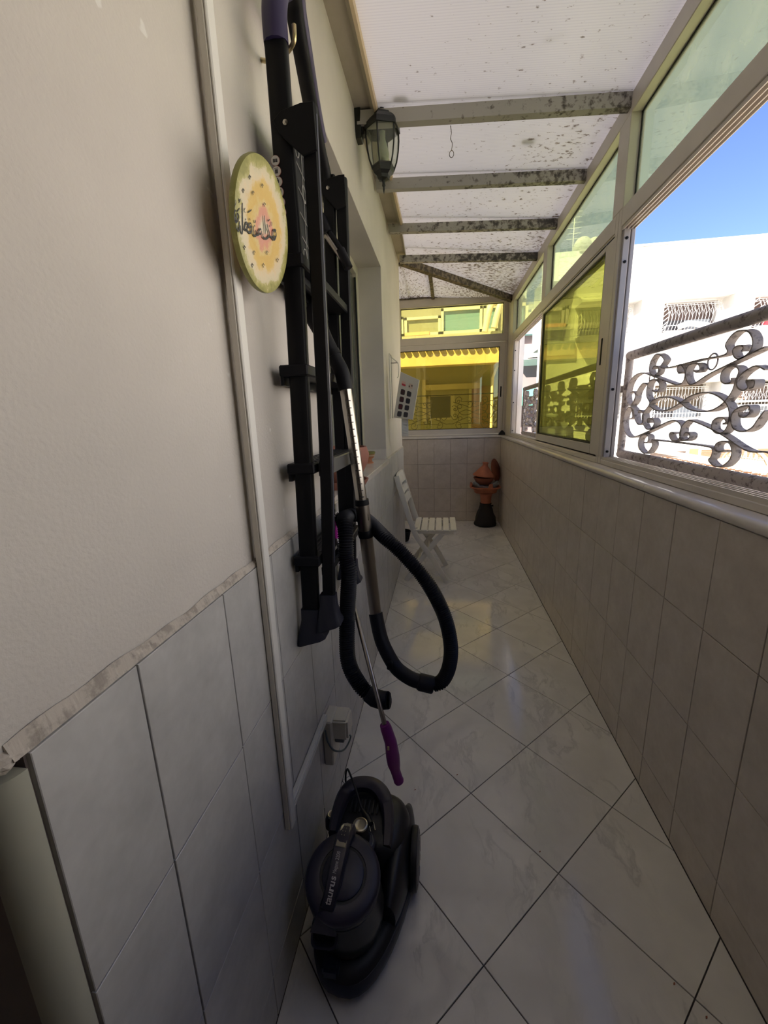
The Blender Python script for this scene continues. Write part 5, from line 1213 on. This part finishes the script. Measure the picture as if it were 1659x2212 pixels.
for i, (x0, x1, z0, z1) in enumerate(wins):
    f = MB().box((x0, D + .12, z0), (x1, D + .18, z1)).build('window', brk if z0 > 2 else plain('wood_window', (0.15, .11, .07), .7), bd)
    MB().box((x0 + .06, D + .10, z0 + .03), (x0 + .5, D + .12, z0 + .27)).build('pane', dk, f)
    MB().box((x0 + .52, D + .10, z0 + .03), (x1 - .06, D + .12, z0 + .27)).build('pane', cur, f)
    hd_ = MB()
    hz = z1 + .02
    for xa, xb in ((x0 - .10, x1 + .14),):
        hd_.add([(xa, D, hz), (xb, D, hz), (xb, D, hz + .30), (xa, D, hz + .30), (xa, D - .55, hz), (xb, D - .55, hz), (xb, D - .55, hz + .04), (xa, D - .55, hz + .04)],
                [(0, 1, 5, 4), (4, 5, 6, 7), (7, 6, 2, 3), (0, 4, 7, 3), (1, 2, 6, 5), (0, 3, 2, 1)])
    hd_.box((x1 + .10, D - .40, hz - .26), (x1 + .14, D, hz + .02))
    hd_.build('window_hood', M['white_wall'], bd)
    if z0 > 2:
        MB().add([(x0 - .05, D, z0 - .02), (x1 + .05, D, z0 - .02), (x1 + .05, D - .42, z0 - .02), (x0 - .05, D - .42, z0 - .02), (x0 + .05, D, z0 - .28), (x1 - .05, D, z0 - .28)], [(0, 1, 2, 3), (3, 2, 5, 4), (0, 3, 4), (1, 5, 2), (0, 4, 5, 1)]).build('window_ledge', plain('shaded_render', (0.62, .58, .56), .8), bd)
    g = MB(); nb = 17
    bel = (lambda z: (.10 + .16 * math.sin(math.pi * max(0, 1 - (z - z0) / (z1 - z0) * 1.05)) ** 1.2 if z0 > 2 else .10))
    for k in range(nb):
        x = x0 + (x1 - x0) * k / (nb - 1)
        g.tube([(x, D - bel(z0 + (z1 - .06 - z0) * j / 6), z0 + (z1 - .06 - z0) * j / 6) for j in range(7)], .007, 5)
    for zz in (z0 + .02, z0 + .12, z1 - .10, z1 - .06):
        g.tube([(x0, D, zz), (x0, D - bel(zz), zz), (x1, D - bel(zz), zz), (x1, D, zz)], .007, 5)
    for k in range(0, nb - 1, 2):
        xc = x0 + (x1 - x0) * (k + 1) / (nb - 1); zc_ = z0 + .62 * (z1 - z0); yy = D - bel(zc_) - .005
        g.tube([(xc - .05, yy, zc_), (xc, yy, zc_ + .10), (xc + .05, yy, zc_), (xc, yy, zc_ - .10)], .006, 5, closed=True)
    for xx in (x0, x1):
        for j in range(6):
            zz = z0 + .05 + j * .1
            if zz < z1: g.tube([(xx, D, zz), (xx, D - bel(zz), zz + .05)], .008, 4)
    g.build('window_grille', M['grey_white'], bd)
MB().box((7.5, D - .30, 3.02), (8.4, D - .02, 3.14), 0, .03).build('red_cloth', redc, bd)
MB().tube(spline([(5.7, D - .2, 3.10), (5.9, D - .25, 3.15), (6.1, D - .25, 3.12), (6.3, D - .2, 3.10)], 5), .06, 8).build('white_bundle', M['grey_white'], bd, 60)
MB().box((3.50, D - .03, 4.86), (13, D + .2, 4.92), 0, .01).build('coping', plain('weathered_coping', (0.55, .52, .48), .9, noise=.3, scale=2), bd)
lv = plain('beige_louvre', (0.26, .20, .17), .7)
def louvre(x0, x1, z0, z1, y=D - .03, par=bd, mat=lv, pitch=.05):
    m = MB(); z = z0
    while z < z1 - .001:
        m.add([(x0, y, z), (x1, y, z), (x1, y - .03, z + pitch * .85), (x0, y - .03, z + pitch * .85), (x0, y + .02, z + pitch * .85), (x1, y + .02, z + pitch * .85)], [(0, 1, 2, 3), (3, 2, 5, 4), (0, 3, 4), (1, 5, 2)]); z += pitch
    m.build('louvred_shutter', mat, par)
louvre(7.25, 8.9, 1.45, 1.80)
m = MB(); m.box((7.0, D - .20, 1.38), (9.2, D, 1.43), 0, .01); m.box((7.1, D - .12, 1.28), (9.1, D, 1.33), 0, .01); m.box((6.9, D - .10, 1.42), (7.05, D, 1.62)); m.build('cornice', M['white_wall'], bd)
louvre(5.5, 6.3, .12, .27); louvre(6.65, 8.6, .05, .30, mat=plain('tan_louvre', (0.50, .34, .24), .7)); MB().box((6.4, D - .1, .10), (6.55, D, .32)).build('orange_post', plain('orange_paint', (0.62, .28, .10), .7), bd)
# roof clutter: dish antennas and a mast
for nm, c_, lab in (('satellite_dish', (3.75, D + .6, 5.15), 'left pale satellite dish on the roof parapet'), ('satellite_dish', (4.10, D + .9, 5.22), 'right pale satellite dish on the roof parapet')):
    t = thing(nm, c_, lab, 'dish')
    MB().lathe([(0, .05), (.12, .035), (.20, .01), (.24, -.02), (.23, -.025), (.12, .02), (0, .035)], c_, 24, 0, 'y', mat=Euler((.3, .2, .3)).to_matrix()).build('reflector', plain('pale_dish', (.6, .58, .5), .5), t, 60)
    MB().tube([(c_[0], c_[1] + .03, c_[2]), (c_[0], c_[1] + .1, 4.75)], .02, 6).build('mast', M['grey_white'], t)
t = thing('roof_antenna', (3.62, D + 1, 4.8), 'thin aerial mast with cross rods on the roof parapet', 'antenna')
m = MB(); m.tube([(3.62, D + 1, 4.7), (3.62, D + 1, 6.3)], .012, 5)
for k in range(6): m.tube([(3.45, D + 1, 5.5 + k * .12), (3.79, D + 1, 5.5 + k * .12)], .006, 4)
m.build('mast', M['grey_white'], t)

# house to the left of it, pink, with a slanted white bay and green awning
bp = thing('pink_house', (2.2, 12.6, -6), 'pinkish house with a white bay seen past the yellow sash', 'building')
pk2 = plain('pink_render', (0.27, .20, .20), .85, noise=.04, scale=3)
MB().box((1.2, 12.6, -6), (3.05, 14.5, 3.45)).build('wall', pk2, bp)
MB().box((1.2, 12.45, 3.40), (3.05, 14.5, 3.55), 0, .01).build('eave', plain('teal_eave', (0.24, .44, .42), .6), bp)
louvre(1.2, 3.05, 3.6, 4.2, 12.7, bp, plain('white_louvre', (.62, .62, .64), .6), .08)
MB().add([(2.50, 12.6, 2.60), (3.04, 12.6, 2.60), (3.04, 12.3, 2.74), (2.50, 12.3, 2.74), (2.50, 12.6, 2.80), (3.04, 12.6, 2.80), (3.04, 12.6, 2.05), (2.85, 12.6, 2.05)], [(0, 1, 2, 3), (3, 2, 5, 4), (0, 3, 4), (1, 5, 2), (0, 4, 5, 1)]).build('bay', M['white_wall'], bp)
MB().box((2.72, 12.35, 2.80), (3.04, 12.6, 3.10)).build('bay_window', M['white_wall'], bp)
MB().add([(1.2, 12.6, 2.0), (3.04, 12.6, 2.0), (3.04, 12.2, 1.75), (1.2, 12.2, 1.75), (1.2, 12.2, 1.50), (3.04, 12.2, 1.50)], [(0, 1, 2, 3), (3, 2, 5, 4)]).build('awning', plain('green_awning', (0.08, .30, .24), .7), bp)
# shaded loggia cut into the left end of the white building
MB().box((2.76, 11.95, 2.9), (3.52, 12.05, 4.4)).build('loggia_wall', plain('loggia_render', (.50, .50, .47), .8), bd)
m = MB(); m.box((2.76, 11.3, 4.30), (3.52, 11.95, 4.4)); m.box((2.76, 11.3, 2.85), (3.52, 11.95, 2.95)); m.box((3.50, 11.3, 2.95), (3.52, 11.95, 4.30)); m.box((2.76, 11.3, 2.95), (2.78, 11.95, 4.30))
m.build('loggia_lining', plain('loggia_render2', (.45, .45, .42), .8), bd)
w_ = MB().box((2.90, 11.88, 3.1), (3.40, 11.95, 4.0)).build('window', M['grey_white'], bd)
MB().box((2.94, 11.86, 3.14), (3.12, 11.885, 3.96)).build('pane', dk, w_); MB().box((3.18, 11.86, 3.14), (3.36, 11.885, 3.96)).build('pane', dk, w_)
MB().box((2.78, D - .12, 2.62), (3.52, D, 2.95), 0, .01).build('loggia_parapet', plain('parapet_grey', (.45, .45, .42), .8), bd)

# neighbouring house beyond the end window
NY = 7.2
nb_ = thing('neighbour_house', (.2, NY, -6), 'neighbouring house with a loggia behind the end window', 'building')
yel = plain('pale_ochre_render', (.55, .46, .32), .85, noise=.12, scale=3)
MB().box((-2.5, NY, 2.12), (1.52, NY + .25, 2.36), 0, .004).build('parapet_beam', yel, nb_)
tile_me = MB().lathe([(.045, -.12), (.055, 0), (.045, .12)], (0, 0, 0), 8, 0, 'y').mesh('roof_tile', plain('old_green_tile', (.22, .24, .10), .6))
for k in range(34):
    o = bpy.data.objects.new('roof_tile', tile_me); COL.objects.link(o); o.parent = nb_; o.matrix_parent_inverse = pinv(nb_); o.location = (-2.4 + k * .115, NY + .06, 2.39)
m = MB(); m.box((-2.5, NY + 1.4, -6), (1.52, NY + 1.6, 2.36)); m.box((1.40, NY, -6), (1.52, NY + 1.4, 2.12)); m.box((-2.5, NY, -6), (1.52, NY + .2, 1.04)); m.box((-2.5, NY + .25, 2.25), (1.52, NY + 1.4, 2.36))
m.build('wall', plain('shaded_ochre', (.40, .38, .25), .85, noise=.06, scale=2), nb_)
m = MB(); m.box((.05, NY + 1.2, 1.80), (1.1, NY + 1.4, 1.90)); m.box((-.02, NY + 1.2, 1.2), (.05, NY + 1.4, 2.0)); m.build('cornice', plain('cream_cornice', (.62, .55, .40), .7), nb_)
w_ = MB().box((.10, NY + 1.34, 1.22), (.62, NY + 1.4, 1.72)).build('window', plain('cream_frame', (.60, .56, .44), .5), nb_)
MB().box((.14, NY + 1.32, 1.26), (.54, NY + 1.35, 1.68)).build('pane', dk, w_)
w_ = MB().box((.95, NY + 1.34, .4), (1.35, NY + 1.4, 1.85)).build('door', plain('orange_wood_door', (.34, .17, .06), .6), nb_)
MB().box((.90, NY + 1.30, .4), (.95, NY + 1.4, 1.9)).build('door_frame', plain('cream_frame2', (.62, .58, .44), .5), nb_)
MB().tube([(1.22, NY + .25, 1.0), (1.22, NY + .25, 1.9), (1.30, NY + .25, 2.1)], .022, 8).build('drain_pipe', M['grey_white'], nb_, 60)
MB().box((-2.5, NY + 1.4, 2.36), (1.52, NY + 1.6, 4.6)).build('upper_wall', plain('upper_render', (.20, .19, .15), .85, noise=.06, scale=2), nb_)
def upwin(x0, x1, z0, z1, glass):
    f = MB(); w = .05
    for lo, hi in (((x0, z0), (x1, z0 + w)), ((x0, z1 - w), (x1, z1)), ((x0, z0), (x0 + w, z1)), ((x1 - w, z0), (x1, z1))): f.box((lo[0], NY + 1.33, lo[1]), (hi[0], NY + 1.4, hi[1]))
    f = f.build('window', plain('cream_window', (.45, .43, .35), .5), nb_); MB().box((x0 + w, NY + 1.37, z0 + w), (x1 - w, NY + 1.39, z1 - w)).build('pane', glass, f)
gb = plain('sky_reflect_glass', (.10, .19, .23), .08); gd = plain('dull_glass', (.20, .20, .13), .2)  # bluish pane: the reflected sky is put into its colour
upwin(-1.2, -.38, 2.84, 3.20, gd); upwin(-.36, .345, 2.84, 3.18, gd); upwin(.35, 1.13, 2.84, 3.30, gb); upwin(1.15, 1.42, 2.84, 3.30, gb)
MB().box((-2.5, NY + 1.10, 2.40), (1.52, NY + 1.4, 2.80)).build('upper_ledge', plain('ledge', (.28, .26, .2), .8), nb_)
MB().box((-.34, NY + 1.12, 2.80), (.14, NY + 1.3, 2.87), 0, .01).build('orange_box', plain('orange_box', (.62, .30, .16), .7), nb_)
for dx, ln_ in ((0, .32), (.16, .26)):
    x = 1.18 + dx
    MB().tube(spline([(x + .28, NY + 1.0, 3.30), (x + .08, NY + .95, 3.22), (x + .02, NY + .92, 3.08), (x - .04, NY + .92, 3.08 - ln_)], 5), .055, 12).build('flue_pipe', plain('pale_flue', (.50, .44, .34), .5), nb_, 60)

# terrace screen of pierced brick and rattan chair backs, below the near window
sx = 2.5
t = thing('brick_screen', (sx, 3.2, .4), 'pierced brick screen wall on the terrace below the near window', 'screen wall')
MB().box((sx - .02, 1.6, .30), (sx + .10, 5.4, .46)).build('base_course', plain('pale_sand', (.62, .52, .40), .85), t)
bm_ = plain('pale_brick', (.66, .50, .38), .85, noise=.15, scale=8)
m1 = MB().add([(-.03, -.052, -.008), (.03, -.052, -.008), (.03, .052, -.008), (-.03, .052, -.008), (-.03, -.052, .008), (.03, -.052, .008), (.03, .052, .008), (-.03, .052, .008)], [(0, 3, 2, 1), (4, 5, 6, 7), (0, 1, 5, 4), (1, 2, 6, 5), (2, 3, 7, 6), (3, 0, 4, 7)]).mesh('brick', bm_)
n_ = 0
for r_ in range(5):
    for k in range(28):
        if n_ >= 290: break
        for sgn in (1, -1):
            o = bpy.data.objects.new('brick', m1); COL.objects.link(o); o.parent = t; o.matrix_parent_inverse = pinv(t)
            o.location = (sx + .03 + .002 * sgn, 1.95 + k * .086 + (.0 if r_ % 2 else .043), .50 + r_ * .076); o.rotation_euler = (sgn * .75, 0, 0); n_ += 1
MB().box((sx - .01, 1.6, .875), (sx + .09, 5.4, .90)).build('top_course', bm_, t)
rat = plain('rattan', (.66, .55, .38), .7)
for k, (y, lab) in enumerate(((3.75, 'rounded rattan chair back behind the brick screen, left of two'), (3.10, 'rounded rattan chair back behind the brick screen, right of two'))):
    t = thing('rattan_chair', (sx + .35, y, .4), lab, 'chair')
    arc = [(sx + .35, y + .28 * math.cos(a), .80 + .17 * math.sin(a)) for a in [math.pi * j / 14 for j in range(15)]]
    MB().tube(arc, .012, 8).build('hoop', rat, t, 60)
    g = MB()
    for j in range(1, 14):
        c_ = arc[j]; g.tube([c_, (c_[0], c_[1] + .05, .70)], .005, 5); g.tube([c_, (c_[0], c_[1] - .05, .70)], .005, 5)
    for q in range(4):
        zz = .74 + q * .05; hw = .28 * math.sqrt(max(0, 1 - ((zz - .80) / .17) ** 2)) if zz > .8 else .28
        g.tube([(sx + .35, y - hw, zz), (sx + .35, y + hw, zz)], .005, 5)
    g.build('weave', rat, t)
struct('wall_bounce', label='unseen white wall added to bounce sunlight onto the house wall', mb=MB().box((9.5, -8, -6), (9.8, 10.6, 6.0)), mat=M['white_wall'])  # added out of frame to throw warm sunlight back through the windows
struct('ground', label='street and terrace ground outside', mb=MB().box((W + .22, -6, -6.2), (30, 40, -6.0)), mat=plain('sand_street', (.45, .40, .34), .9))
struct('ground', label='terrace floor below the near window', mb=MB().box((2.2, .5, .2), (6.5, 6.5, .3)), mat=plain('terrace', (.50, .44, .36), .9))
